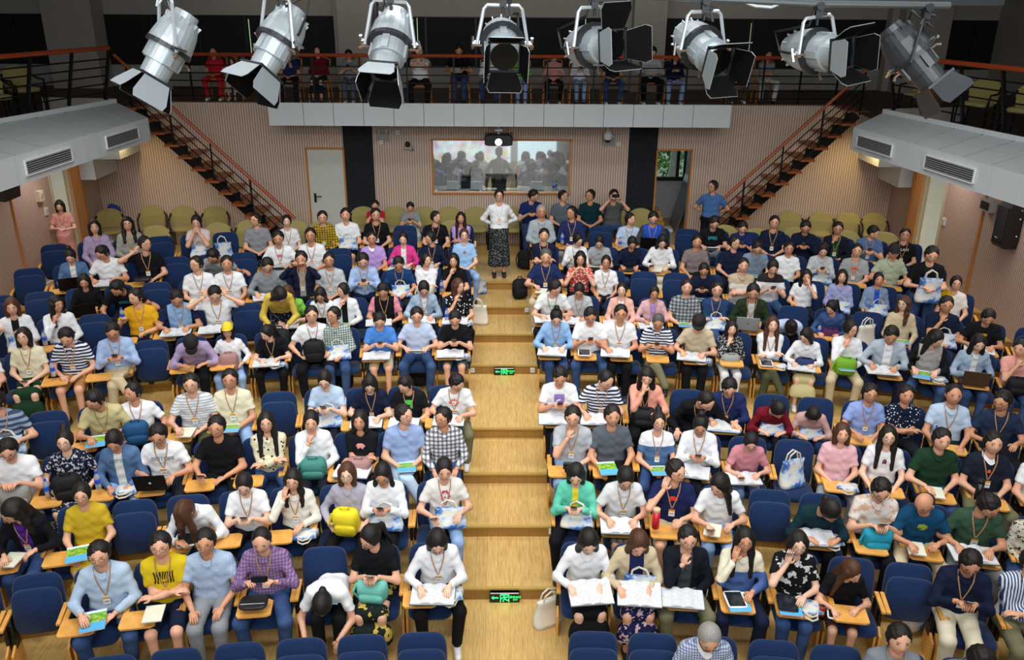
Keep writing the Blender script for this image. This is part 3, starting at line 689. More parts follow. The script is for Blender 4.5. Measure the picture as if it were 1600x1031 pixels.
# ---------------------------------------------------------------- surface extraction for bodies, clothes and hair
def surfnet(D, org, h):
    S = D < 0; nx, ny, nz = D.shape; c = [(i, j, k) for i in (0, 1) for j in (0, 1) for k in (0, 1)]
    sl = lambda A, o: A[o[0]:nx-1+o[0], o[1]:ny-1+o[1], o[2]:nz-1+o[2]]
    cnt = sum(sl(S, o).astype(np.int8) for o in c); act = (cnt > 0) & (cnt < 8)
    idx = np.full(act.shape, -1, np.int64); ii = np.argwhere(act); idx[act] = np.arange(len(ii))
    acc = np.zeros((len(ii), 3)); num = np.zeros(len(ii))
    for a in range(8):
        for b in range(a+1, 8):
            ca, cb = np.array(c[a]), np.array(c[b])
            if np.abs(ca-cb).sum() != 1: continue
            da = sl(D, c[a])[act]; db = sl(D, c[b])[act]; mk = (da < 0) != (db < 0)
            t = np.where(mk, da/np.where(mk, da-db, 1), 0); p = ca+(cb-ca)*t[:, None]
            acc += p*mk[:, None]; num += mk
    V = (ii+acc/num[:, None])*h+np.array(org); F = []
    for ax in range(3):
        o1, o2 = [(1, 2), (2, 0), (0, 1)][ax]
        s0 = [slice(1, -1)]*3; s0[ax] = slice(0, -1); s1 = list(s0); s1[ax] = slice(1, None)
        A, B = S[tuple(s0)], S[tuple(s1)]; E = np.argwhere(A != B)
        if not len(E): continue
        base = E+1; base[:, ax] -= 1; fl = A[tuple(E.T)]
        def g(d1, d2):
            q = base.copy(); q[:, o1] -= d1; q[:, o2] -= d2; return idx[tuple(q.T)]
        q = np.stack([g(1, 1), g(0, 1), g(0, 0), g(1, 0)], 1)
        q[~fl] = q[~fl][:, ::-1]; F.append(q)
    F = np.concatenate(F); F = F[(F >= 0).all(1)]
    return V, F
def smin(a, b, k):
    h = np.clip(.5+.5*(b-a)/k, 0, 1); return b*(1-h)+a*h-k*h*(1-h)
def cap_d(P, a, b, r1, r2):
    a = np.array(a, float); b = np.array(b, float); ba = b-a; L = max((ba*ba).sum(), 1e-9)
    t = np.clip(((P-a) @ ba)/L, 0, 1); return np.linalg.norm(P-a-t[..., None]*ba, axis=-1)-(r1+(r2-r1)*t)
def ell_d(P, c, r):
    r = np.array(r, float); q = (P-np.array(c, float))/r; k0 = np.linalg.norm(q, axis=-1); k1 = np.linalg.norm(q/r, axis=-1)+1e-9
    return k0*(k0-1)/k1
def grid(lo, hi, h):
    ax = [np.arange(lo[i], hi[i]+h, h) for i in range(3)]; G = np.stack(np.meshgrid(*ax, indexing='ij'), -1); return G
def field(G, prims, k=.035, grow=0):
    d = None
    for p in prims:
        di = cap_d(G, *p[1:5]) if p[0] == 'c' else ell_d(G, p[1], p[2])
        di = di-grow; d = di if d is None else smin(d, di, p[-1] if isinstance(p[-1], float) and p[0] == 'k' else k)
    return d
def bounds(prims, pad):
    lo = np.full(3, 9.); hi = np.full(3, -9.)
    for p in prims:
        pts = [(p[1], max(p[3], p[4])), (p[2], max(p[3], p[4]))] if p[0] == 'c' else [(p[1], max(p[2]))]
        for q, r in pts: lo = np.minimum(lo, np.array(q)-r-pad); hi = np.maximum(hi, np.array(q)+r+pad)
    return lo, hi

# ---------------------------------------------------------------- poses (seated unless standing); person faces -y
# pose: lean, head pitch, wrists (image-left hand, image-right hand), hand directions
A_ = (0, -.9, -.1)
POSES = {
 'lap': (2, -3, (-.075, -.22, .655), (.075, -.23, .66), (.7, -.7, -.1), (-.7, -.7, -.1)),
 'down': (10, 32, (-.10, -.26, .67), (.10, -.26, .67), (.5, -.8, -.1), (-.5, -.8, -.1)),
 'arms': (2, -2, (.09, -.185, .80), (-.09, -.20, .775), (.9, .1, .1), (-.9, .1, .1)),
 'read': (13, 33, (-.19, -.30, .765), (.10, -.31, .765), (.2, -.95, -.15), (-.3, -.9, -.15)),
 'write': (18, 30, (-.13, -.36, .765), (.14, -.30, .765), (.3, -.9, -.25), (-.7, -.7, -.1)),
 'phone': (7, 26, (-.07, -.25, .86), (.07, -.25, .86), (.45, -.8, .35), (-.45, -.8, .35)),
 'hold': (5, 12, (-.17, -.26, .77), (.15, -.26, .77), (.4, -.9, 0), (-.4, -.9, 0)),
 'chin': (6, 5, (-.045, -.175, .985), (.09, -.23, .67), (.25, .25, .93), (-.7, -.7, -.1)),
 'cheek': (5, 2, (-.10, -.15, 1.04), (.09, -.25, .75), (.15, .25, .95), (-.5, -.8, 0)),
 'ear': (3, 0, (-.16, -.08, 1.10), (.10, -.24, .68), (.5, .3, .8), (-.6, -.8, -.1)),
 'face': (5, 12, (-.05, -.19, 1.03), (.05, -.19, 1.03), (.3, .25, .9), (-.3, .25, .9)),
 'facehand': (5, 10, (-.12, -.24, .68), (.05, -.20, 1.08), (.6, -.7, 0), (-.2, .3, .93)),
 'face1': (8, 16, (-.03, -.20, 1.04), (.16, -.30, .80), (.1, .2, .97), (-.4, -.9, .1)),
 'head': (10, 30, (-.15, -.15, 1.15), (.15, -.15, 1.15), (.2, .3, .95), (-.2, .3, .95)),
 'camera': (2, 2, (-.11, -.25, 1.17), (.11, -.25, 1.17), (.5, -.4, .75), (-.5, -.4, .75)),
 'camera2': (4, 14, (-.11, -.29, .90), (.13, -.29, .90), (.4, -.6, .7), (-.4, -.6, .7)),
 'bend': (40, 45, (-.26, -.46, .66), (.40, -.36, .74), (-.3, -.8, -.5), (.6, -.7, -.3)),
 'bendlow': (62, 78, (-.20, -.56, .38), (.12, -.56, .40), (.2, -.4, -.9), (-.2, -.4, -.9)),
 'sleep': (34, 62, (-.16, -.42, .75), (.16, -.42, .75), (.8, -.5, 0), (-.8, -.5, 0)),
 'laptop': (9, 20, (-.13, -.27, .765), (.13, -.27, .765), (.15, -.95, -.1), (-.15, -.95, -.1)),
 'neck': (2, 5, (-.11, -.16, 1.00), (.11, -.16, 1.00), (.6, .1, .8), (-.6, .1, .8)),
 'bottle': (3, 8, (-.20, -.23, .93), (.08, -.24, .72), (.2, -.5, .8), (-.6, -.7, .1)),
 'hug': (3, 0, (-.215, -.20, .70), (.215, -.20, .70), (.62, -.75, -.1), (-.62, -.75, -.1)),
 'lap2': (3, -1, (-.13, -.29, .645), (.12, -.27, .645), (.25, -.95, -.1), (-.3, -.9, -.1)),
 'lap3': (6, 2, (-.17, -.32, .765), (.07, -.24, .67), (.4, -.9, -.1), (-.7, -.7, -.1)),
 'stand': (0, 18, (-.10, -.20, 1.10), (.08, -.22, 1.08), (.7, -.6, .1), (-.7, -.6, .1)),
 'behind': (0, -2, (-.12, .17, .98), (.12, .17, .98), (.8, .1, -.5), (-.8, .1, -.5)),
 'stoop': (52, 62, (-.12, -.50, .82), (.10, -.52, .82), (.2, -.5, -.8), (-.2, -.5, -.8)),
 'rail': (4, 8, (.02, -.34, 1.06), (-.02, -.34, 1.04), (.9, -.2, 0), (-.9, -.2, 0)),
}
STANDING = {'stand', 'behind', 'stoop'}
PIV = Vector((0, .03, .56))
def joints(pose):
    lean, pitch, wl, wr, hl, hr = POSES[pose]; up = .35 if pose in STANDING else 0
    Rl = rx(lean); off = Vector((0, 0, up))
    T = lambda p: Rl @ (Vector(p)-PIV)+PIV+off
    J = dict(T=T, Rl=Rl, up=up, lean=lean, pitch=pitch)
    for s, w_, hd in ((-1, wl, hl), (1, wr, hr)):
        sh = T((s*.162, .05, .972)); wv = Vector(w_); a, b = .285, .25
        d = wv-sh; L = d.length
        if L > a+b-.01: wv = sh+d*((a+b-.01)/L); d = wv-sh; L = d.length
        u = d.normalized(); x = (a*a-b*b+L*L)/(2*L); hgt = math.sqrt(max(0, a*a-x*x))
        pole = Vector((s*.75, .25, -1.0)); pole = (pole-u*pole.dot(u)).normalized()
        J['sh%d' % s] = sh; J['el%d' % s] = sh+u*x+pole*hgt; J['wr%d' % s] = wv; J['hd%d' % s] = Vector(hd).normalized()
    J['neck'] = T((0, .025, 1.09))
    return J
def headmat(J, turn):
    yaw = {'0': 0, 'l': -38, 'r': 38}[turn]; H3 = rz(yaw) @ rx(J['pitch'])
    M = H3.to_4x4() @ Matrix.Scale(1.08, 4); M.translation = J['neck']+H3 @ Vector((0, -.018, .080))+J['Rl'] @ Vector((0, 0, .035)); return M
def legs(var, up):
    if up: return [((s*.09, .03, .90), (s*.10, .0, .50), (s*.10, .03, .09)) for s in (-1, 1)]
    if var == 1: return [((s*.09, .03, .55), (s*.20, -.38, .52), (s*.17, -.33, .09)) for s in (-1, 1)]
    if var == 2: return [((-.09, .03, .55), (-.07, -.42, .53), (-.12, -.40, .09)), ((.09, .03, .57), (-.02, -.40, .66), (.16, -.56, .30))]
    return [((s*.09, .03, .55), (s*.11, -.40, .52), (s*.10, -.38, .09)) for s in (-1, 1)]
def torso_prims(T, sc=1.0):
    q = lambda *p: tuple(T(p))
    return [('c', q(-.065, .04, .60), q(.065, .04, .60), .112, .112), ('c', q(-.062, .04, .76), q(.062, .04, .76), .103, .103),
            ('c', q(-.075, .047, .90), q(.075, .047, .90), .099, .099), ('c', q(0, .05, 1.01), q(-.14, .05, .975), .056, .052), ('c', q(0, .05, 1.01), q(.14, .05, .975), .056, .052)]
def arm_prims(J, s, r0=.047, r1=.038, r2=.026):
    return [('c', tuple(J['sh%d' % s]), tuple(J['el%d' % s]), r0, r1), ('c', tuple(J['el%d' % s]), tuple(J['wr%d' % s]), r1, r2)]
def head_geo():
    V = []; F = []; n, m_ = 20, 15
    for j in range(m_+1):
        t = PI*j/m_; z = math.cos(t)
        for i in range(n):
            a = 2*PI*i/n; x, y = math.sin(t)*math.sin(a), -math.sin(t)*math.cos(a)
            jaw = max(0, -z); fx = 1-.25*jaw**1.6; fy = 1-.10*jaw if y < 0 else 1-.35*jaw
            px, py, pz = x*.079*fx, y*.094*fy, z*.113
            if y < 0:
                nose = math.exp(-(px/.013)**2-((pz+.012)/.024)**2)*.020+math.exp(-(px/.009)**2-((pz-.012)/.02)**2)*.007
                sock = (math.exp(-((abs(px)-.031)/.016)**2-((pz-.014)/.012)**2))*.007
                lip = math.exp(-(px/.02)**2-((pz+.052)/.010)**2)*.005; chin = math.exp(-(px/.025)**2-((pz+.09)/.02)**2)*.008
                py -= nose-sock+lip+chin
            V.append((px, py, pz))
    for j in range(m_):
        for i in range(n): F.append((j*n+i, j*n+(i+1) % n, (j+1)*n+(i+1) % n, (j+1)*n+i))
    mb = MB(); mb.add(V, [f[::-1] for f in F])
    for s in (-1, 1): mb.ell((s*.077, .008, -.004), (.010, .018, .030), 8, 5)
    return mb
HEADG = head_geo()
def hand_geo(mb, wr, d, s, curl):
    d = d.normalized(); side = d.cross(Vector((0, 0, 1))); side = side.normalized() if side.length > .2 else Vector((1, 0, 0))
    nrm = side.cross(d).normalized(); th = side*(1 if (side.x*s < 0) else -1)     # thumb side: towards the body centre
    M3 = Matrix((side, nrm, d)).transposed()
    mb.ell(wr+d*.040, (.040, .017, .050), 8, 6, M3)
    for k, (o, L) in enumerate(((-.028, .064), (-.010, .076), (.010, .082), (.028, .070))):
        o2 = o if th.dot(side) > 0 else -o
        p0 = wr+d*.070+side*o2; c1 = math.radians(curl); c2 = math.radians(curl*2.1)
        p1 = p0+(d*math.cos(c1)-nrm*math.sin(c1))*L*.5; p2 = p1+(d*math.cos(c2)-nrm*math.sin(c2))*L*.5
        mb.tube([p0-d*.02, p0, p1, p2], [.010, .0095, .0088, .007], 5)
    p0 = wr+d*.015+th*.026; p1 = p0+(d*.55+th*.8-nrm*.2).normalized()*.034; p2 = p1+(d*.9+th*.15-nrm*.3).normalized()*.030
    mb.tube([p0, p1, p2], [.012, .011, .008], 5)
CACHE = {}
def body_mesh(pose, turn, bare):
    key = ('b', pose, turn, bare)
    if key in CACHE: return CACHE[key]
    J = joints(pose); pr = [(p[0], p[1], p[2], p[3]-.006, p[4]-.006) for p in torso_prims(J['T'])]
    Hm = headmat(J, turn)
    pr.append(('c', tuple(J['neck']+J['Rl'] @ Vector((0, 0, -.04))), tuple(Hm @ Vector((0, .02, -.05))), .054, .050))
    for s in (-1, 1): pr += arm_prims(J, s)
    if bare:
        for a, b, c in legs(0, J['up']): pr += [('c', a, b, .075, .052), ('c', b, c, .050, .034)]
    h = .021; lo, hi = bounds(pr, .03); V, F = surfnet(field(grid(lo, hi, h), pr, .03), lo, h)
    mb = MB(); mb.add(V.tolist(), F.tolist())
    curl = {'phone': 42, 'camera': 42, 'camera2': 40, 'bottle': 45, 'write': 34, 'chin': 45, 'arms': 25}.get(pose, 18)
    for s in (-1, 1): hand_geo(mb, J['wr%d' % s], J['hd%d' % s], s, curl)
    mb.add([Hm @ Vector(v) for v in HEADG.V], HEADG.F)
    CACHE[key] = mb.me('person_body', [MC.get('skin_a')], True); return CACHE[key]
def top_mesh(pose, sl):
    key = ('t', pose, sl)
    if key in CACHE: return CACHE[key]
    J = joints(pose); T = J['T']; pr = torso_prims(T); h = .0195
    ap = []
    for s in (-1, 1):
        a = arm_prims(J, s, .056, .048 if sl == 'L' else .058, .036)
        ap.append((s, a))
    allp = pr+[q for s, a in ap for q in a]; lo, hi = bounds(allp, .04); G = grid(lo, hi, h)
    d = field(G, pr, .07, .010)
    for s, a in ap:
        sh, el, wr = (np.array(J[k+str(s)]) for k in ('sh', 'el', 'wr'))
        du = cap_d(G, sh, el, a[0][3], a[0][4])
        if sl == 'S':
            u = (el-sh)/np.linalg.norm(el-sh); du = np.maximum(du, (G-(sh+(el-sh)*.66)) @ u)
        else:
            df = cap_d(G, el, wr, .049, .036); u = (wr-el)/np.linalg.norm(wr-el); df = np.maximum(df, (G-(el+(wr-el)*.90)) @ u); du = smin(du, df, .02)
        d = smin(d, du, .03)
    nk = np.array(T((0, -.050, 1.078))); d = np.maximum(d, .084-np.linalg.norm(G-nk, axis=-1))
    hz = .50 + J['up']; d = np.maximum(d, hz-G[..., 2])
    wrk = np.sin(G[..., 2]*58+G[..., 0]*25+np.sin(G[..., 0]*31+G[..., 1]*20)*1.8)*.0034+np.sin(G[..., 0]*40-G[..., 2]*33+np.sin(G[..., 2]*24)*2)*.003; d = d+wrk
    V, F = surfnet(d, lo, h); CACHE[key] = mesh('shirt', V.tolist(), F.tolist(), [None], None, True); return CACHE[key]
def bottom_mesh(kind, var, up):
    key = ('l', kind, var, bool(up))
    if key in CACHE: return CACHE[key]
    lg = legs(var, up); h = .021; z = .90 if up else .56
    pr = [('c', (-.07, .04, z), (.07, .04, z), .128, .128)]
    if kind == 'K':
        if up: pr += [('c', (s*.05, .02, .86), (s*.08, .02, .26), .125, .15) for s in (-1, 1)]
        else: pr += [('c', (-.09, -.15, .57), (.09, -.15, .57), .095, .095), ('c', (-.10, -.36, .53), (.10, -.36, .53), .085, .085), ('c', (-.12, -.42, .36), (.12, -.42, .36), .085, .085), ('c', (-.13, -.42, .28), (.13, -.42, .28), .09, .09)]
    else:
        for a, b, c in lg:
            pr.append(('c', a, b, .094, .070))
            if kind == 'T': pr.append(('c', b, (c[0], c[1], c[2]+.03), .070, .056))
    lo, hi = bounds(pr, .03); G = grid(lo, hi, h); d = field(G, pr, .05 if kind == 'K' else .025)
    d = np.maximum(d, G[..., 2]-(z+.09))
    if kind == 'K': d = np.maximum(d, (.26 if not up else .22)-G[..., 2])
    if kind == 'H':
        for a, b, c in lg[:1]: d = np.maximum(d, -(G[..., 1]-(b[1]+.02)) if not up else (b[2]+.02)-G[..., 2])
    d = d+np.sin(G[..., 1]*48+G[..., 0]*17)*.002
    V, F = surfnet(d, lo, h); CACHE[key] = mesh('trousers', V.tolist(), F.tolist(), [None], None, True); return CACHE[key]
def hair_mesh(style, pitch=0):
    if style in ('long', 'wavy') and pitch > 40: style = 'fall'
    if style == 'ponytail' and pitch > 40: style = 'tied'
    key = ('h', style)
    if key in CACHE: return CACHE[key]
    h = .0105; lo, hi = (-.15, -.15, -.18), (.15, .21, .20)
    if style == 'fall': lo = (-.16, -.42, -.34); hi = (.16, .2, .2); h = .012
    if style in ('long', 'wavy', 'pigtails', 'ponytail'): lo = (-.16, -.16, -.42); hi = (.16, .22, .2); h = .012
    G = grid(lo, hi, h); X, Y, Z = G[..., 0], G[..., 1], G[..., 2]
    skull = ell_d(G, (0, .004, .006), (.082, .100, .122)) 
    def face(w, hgt, zc=-.045): return ell_d(G, (0, -.105, zc), (w, .085, hgt))
    if style in ('short', 'gray', 'crop', 'bald'):
        t = {'short': .010, 'gray': .007, 'crop': .001, 'bald': 0}[style]
        d = ell_d(G, (0, .017, .018), (.084+t*.6, .096+t*.4, .104+t*.8)); d = np.maximum(d, -face(.076, .111, -.033))
        d = np.maximum(d, -(Z+.045+.25*(Y-.0)) if style != 'crop' else -(Z+.03+.25*Y)); d = np.maximum(d, -(Y+.030+.0*Z) - np.clip(Z-.03, 0, 1)*3)
        if style == 'bald': d = np.maximum(d, Z-.035); d = np.maximum(d, .0-Y+.005)
        if style == 'short': d = d+np.sin(X*120+Y*60+Z*30)*np.sin(Y*100-Z*80+X*30)*.0060
    else:
        d = ell_d(G, (0, .018, .014), (.091, .105, .113)); d = np.maximum(d, -face(.068, .108, -.038))
        if style in ('bob', 'bobshort', 'bobfront'):
            s_ = [cap_d(G, (s*.070, .0, .02), (s*.072, -.005, -.125), .034, .030) for s in (-1, 1)]
            bk = cap_d(G, (0, .055, 0), (0, .050, -.12), .07, .062); d = smin(smin(smin(d, s_[0], .02), s_[1], .02), bk, .03)
            d = np.maximum(d, -face(.064, .106, -.046)); d = np.maximum(d, -.135-Z)
        elif style in ('long', 'wavy'):
            for s in (-1, 1):
                L = cap_d(G, (s*.070, .0, .02), (s*.078, -.005, -.14), .034, .034); L2 = cap_d(G, (s*.078, -.005, -.13), (s*.088, -.055, -.36), .036, .022)
                d = smin(smin(d, L, .02), L2, .02)
            bk = cap_d(G, (0, .06, 0), (0, .085, -.34), .072, .06); d = smin(d, bk, .03); d = np.maximum(d, -face(.062, .106, -.046))
            if style == 'wavy': d = d+np.sin(Z*70+X*20)*.003; d = np.maximum(d, -.30-Z)
        elif style == 'fall':
            for s in (-1, 1): d = smin(smin(d, cap_d(G, (s*.06, -.02, .03), (s*.085, -.13, -.06), .040, .036), .02), cap_d(G, (s*.085, -.13, -.06), (s*.07, -.30, -.17), .036, .024), .02)
            d = smin(d, cap_d(G, (0, .0, .07), (.02, -.13, .03), .06, .04), .03); d = d+np.sin(X*90+Y*25)*.005
        elif style in ('tied', 'bun', 'ponytail', 'pigtails'):
            d = np.maximum(d, -(Z+.055+.15*Y)); d = np.maximum(d, -face(.076, .112, -.036))
            if style == 'bun': d = smin(d, ell_d(G, (0, .055, .135), (.042, .042, .036)), .012)
            if style == 'tied': d = smin(d, ell_d(G, (0, .115, -.02), (.034, .034, .04)), .012)
            if style == 'ponytail': d = smin(smin(d, cap_d(G, (0, .10, .04), (0, .155, -.02), .026, .03), .015), cap_d(G, (0, .155, -.02), (.02, .14, -.27), .032, .014), .02)
            if style == 'pigtails':
                for s in (-1, 1): d = smin(smin(d, cap_d(G, (s*.07, .02, -.03), (s*.09, -.02, -.13), .026, .024), .015), cap_d(G, (s*.09, -.02, -.13), (s*.085, -.075, -.34), .026, .016), .015)
        d = d+np.sin(X*140)*.0012
    if style in ('bob', 'long', 'wavy', 'bobshort', 'bobfront'):
        for s in (-1, 1): d = smin(d, cap_d(G, (s*.080, .016, .03), (s*.082, .012, -.05), .022, .020), .012)
    V, F = surfnet(d, lo, h); CACHE[key] = mesh('hair', V.tolist(), F.tolist(), [None], None, True); return CACHE[key]
def cap_mesh():
    if 'cap' in CACHE: return CACHE['cap']
    mb = MB(); V = []; F = []; n = 18
    for j in range(6):
        t = (PI/2)*j/5
        for i in range(n): a = 2*PI*i/n; V.append((.094*math.sin(t)*math.cos(a), .012+.110*math.sin(t)*math.sin(a), .035+.108*math.cos(t)))
    for j in range(5):
        for i in range(n): F.append((j*n+i, (j+1)*n+i, (j+1)*n+(i+1) % n, j*n+(i+1) % n))
    mb.add(V, F); P = [(.075*math.cos(a), -.085-.085*math.sin(a)) for a in [PI*k/8 for k in range(9)]]
    mb.prism(P, .008, ((0, .01, .034), (1, 0, 0), (0, 1, -.12), (0, 0, 1))); CACHE['cap'] = mb.me('cap', [None], True); return CACHE['cap']
def feat_mesh():
    if 'feat' in CACHE: return CACHE['feat']
    mb = MB()
    for s in (-1, 1):
        mb.cur = 0; mb.ell((s*.031, -.0785, .014), (.0135, .006, .0052), 8, 5)
        mb.add([(s*.016, -.0915, .030), (s*.046, -.080, .030), (s*.048, -.080, .0355), (s*.018, -.092, .036)], [(0, 1, 2, 3) if s > 0 else (3, 2, 1, 0)])
    mb.cur = 1; mb.ell((0, -.088, -.052), (.020, .009, .0055), 10, 5)
    mb.cur = 2
    for s in (-1, 1): mb.ell((s*.008, -.103, -.029), (.0035, .004, .0025), 6, 4)
    CACHE['feat'] = mb.me('eyes_and_mouth', [plain('eye_dark', '1C1310', .3), plain('lip', 'B5736A', .5), plain('nostril', '93604C', .8)], True); return CACHE['feat']
def glasses_mesh():
    if 'gl' in CACHE: return CACHE['gl']
    mb = MB()
    for s in (-1, 1):
        pts = [(s*.033+.026*math.cos(a), -.101, .010+.019*math.sin(a)) for a in [2*PI*k/10 for k in range(11)]]; mb.tube(pts, .0016, 4, False)
        mb.tube([(s*.059, -.100, .014), (s*.079, -.04, .014), (s*.080, .01, .008)], .002, 4)
    mb.tube([(-.008, -.103, .014), (.008, -.103, .014)], .002, 4); CACHE['gl'] = mb.me('glasses', [plain('glasses_frame', '2A2628', .3, .5)]); return CACHE['gl']
def collar_mesh():
    if 'col' in CACHE: return CACHE['col']
    V = []; F = []; n = 18
    for k in range(n+1):
        a = math.radians(-62)-(2*PI-math.radians(56))*k/n; rr_ = .068; x, y = rr_*math.cos(a), .030+.075*math.sin(a); f = max(0, -math.sin(a)); lo = 1.072-.050*f**2
        V += [(x, y, lo+.012), (x*1.20, .030+(y-.030)*1.22-.010*f, lo-.022-.022*f**6)]
    for k in range(n): F.append((2*k, 2*k+1, 2*k+3, 2*k+2))
    F += [f[::-1] for f in F]; me_ = mesh('collar', V, F[:n], [None], None, False); CACHE['col'] = me_; return me_
def shoe_mesh():
    if 'sh' in CACHE: return CACHE['sh']
    pr = [('c', (0, .02, .045), (0, -.14, .035), .042, .038), ('c', (0, .03, .05), (0, .03, .09), .040, .036)]
    lo, hi = bounds(pr, .03); G = grid(lo, hi, .015); d = np.maximum(field(G, pr, .03), .004-G[..., 2]); V, F = surfnet(d, lo, .015)
    CACHE['sh'] = mesh('shoe', V.tolist(), F.tolist(), [None], None, True); return CACHE['sh']
_ts = torso_prims(lambda p: Vector(p))
def front_y(x, z, g=.016):
    ys = np.linspace(-.25, .05, 90); P = np.stack([np.full(90, x), ys, np.full(90, z)], -1); d = field(P, _ts, .07, g-.006)
    i = np.argmax(d < 0); return float(ys[i]) if (d < 0).any() else -.05
def lanyard_meshes():
    if 'ln' in CACHE: return CACHE['ln'], CACHE['bd']
    mb = MB(); zs = [1.05, 1.0, .95, .9, .85, .80]
    for s in (-1, 1):
        xs_ = [s*.070, s*.062, s*.048, s*.034, s*.020, s*.004]; V = []; F = []
        for x, z in zip(xs_, zs): y = front_y(x, z)-.012; V += [(x-.006, y, z), (x+.006, y, z)]
        V[0] = (V[0][0], V[0][1]+.02, 1.08); V[1] = (V[1][0], V[1][1]+.02, 1.08)
        for k in range(5): F.append((2*k, 2*k+1, 2*k+3, 2*k+2))
        mb.add(V, F)
    CACHE['ln'] = mb.me('lanyard', [None])
    y = front_y(0, .76)-.016; b = MB(); b.box((0, y, .745), (.062, .006, .086)); b.cur = 1; b.box((0, y-.001, .778), (.062, .007, .020)); b.cur = 2; b.box((0, y-.0035, .738), (.04, .002, .012))
    CACHE['bd'] = b.me('badge', [plain('badge_white', 'E9EBEC', .4), plain('badge_orange', 'E09A2E', .4), plain('badge_print', '8A8F96', .5)]); return CACHE['ln'], CACHE['bd']
def print_mesh(w, hgt, zc=.90):
    key = ('pr', w, hgt, zc)
    if key in CACHE: return CACHE[key]
    V = []; F = []; n = 6
    for j in range(n+1):
        for i in range(n+1): x = -w/2+w*i/n; z = zc-hgt/2+hgt*j/n; V.append((x, front_y(x, z, .014)-.009, z))
    for j in range(n):
        for i in range(n): a = j*(n+1)+i; F.append((a, a+1, a+n+2, a+n+1))
    CACHE[key] = mesh('shirt_print', V, F, [None], None, True); return CACHE[key]

# ---------------------------------------------------------------- cloth materials
CC = dict(white='E9EDF2', offwhite='E4E1D6', cream='E2DCC0', beige='CDBD9C', sand='C9BCA0', ivory='DDD6BE', lightgrey='B9BFC5', lightgrey2='AEB5BC', grey='8B9096', palegrey='A9B4BF', darkgrey='55585A',
 charcoal='585E68', black='121318', navy='161F38', navy2='232E5C', darkblue='1B2C62', blue='4C86D6', lightblue='A3BDE6', paleblue='B4CBE4', iceblue='BCCBEA', skyblue='9CC6F2', sky='92BCEB',
 slate='7D8EA3', slateblue='53719E', steelblue='4A6FA8', steelnavy='24406B', steelgrey='7D868F', greyblue2='5E6A78', teal='3F5C5F', darkteal='10303A', tealdark='12466A', mint='74D3B8',
 green='7CC04C', darkgreen='1C3A26', forest='35513F', armygreen='26331F', olive='4A4D36', olivedark='3E4028', palegreen='A9B79F', yellow='D0B44E', amber='E0AA20', mustard='C9AA2C', pink='E0A29B', palepink='E3B3BA',
 hotpink='D8408C', rose='C98790', dustyrose='C4A09B', peach='E9B6A6', salmon='E5A08C', salmonpink='E8A79E', lilac='A99ABE', lilac2='B79ADB', blush='D9C6C6', burgundy='6E1626', red='C22430', taupe='7E7474', tan='A8784C',
 khaki='76745A', khakilight='C8BE8E', denim='2E4672', lightdenim='86A3CE', paledenim='8FA5BC', mistblue='AEBCCB', dustyblue='8095B6', cornflower='8CA3DC', dark='1C1F28', light='C8CCD2', brown='4A342A',
 navyblue='1E3160', greygreen='9A9C90', navygreen='141C2C', pinkhoodie='D9AEB4', greylilac='A9A7B8', whitelinen='D8DDDF', bluelilac='9AA0CC', brown2='7A5A40', teal2='3E9AA0', royal='2456C8', oxford='93A8D2')
def P_(base, kind, c2, sc=1, c3=None): return (base, kind, c2, sc, c3)
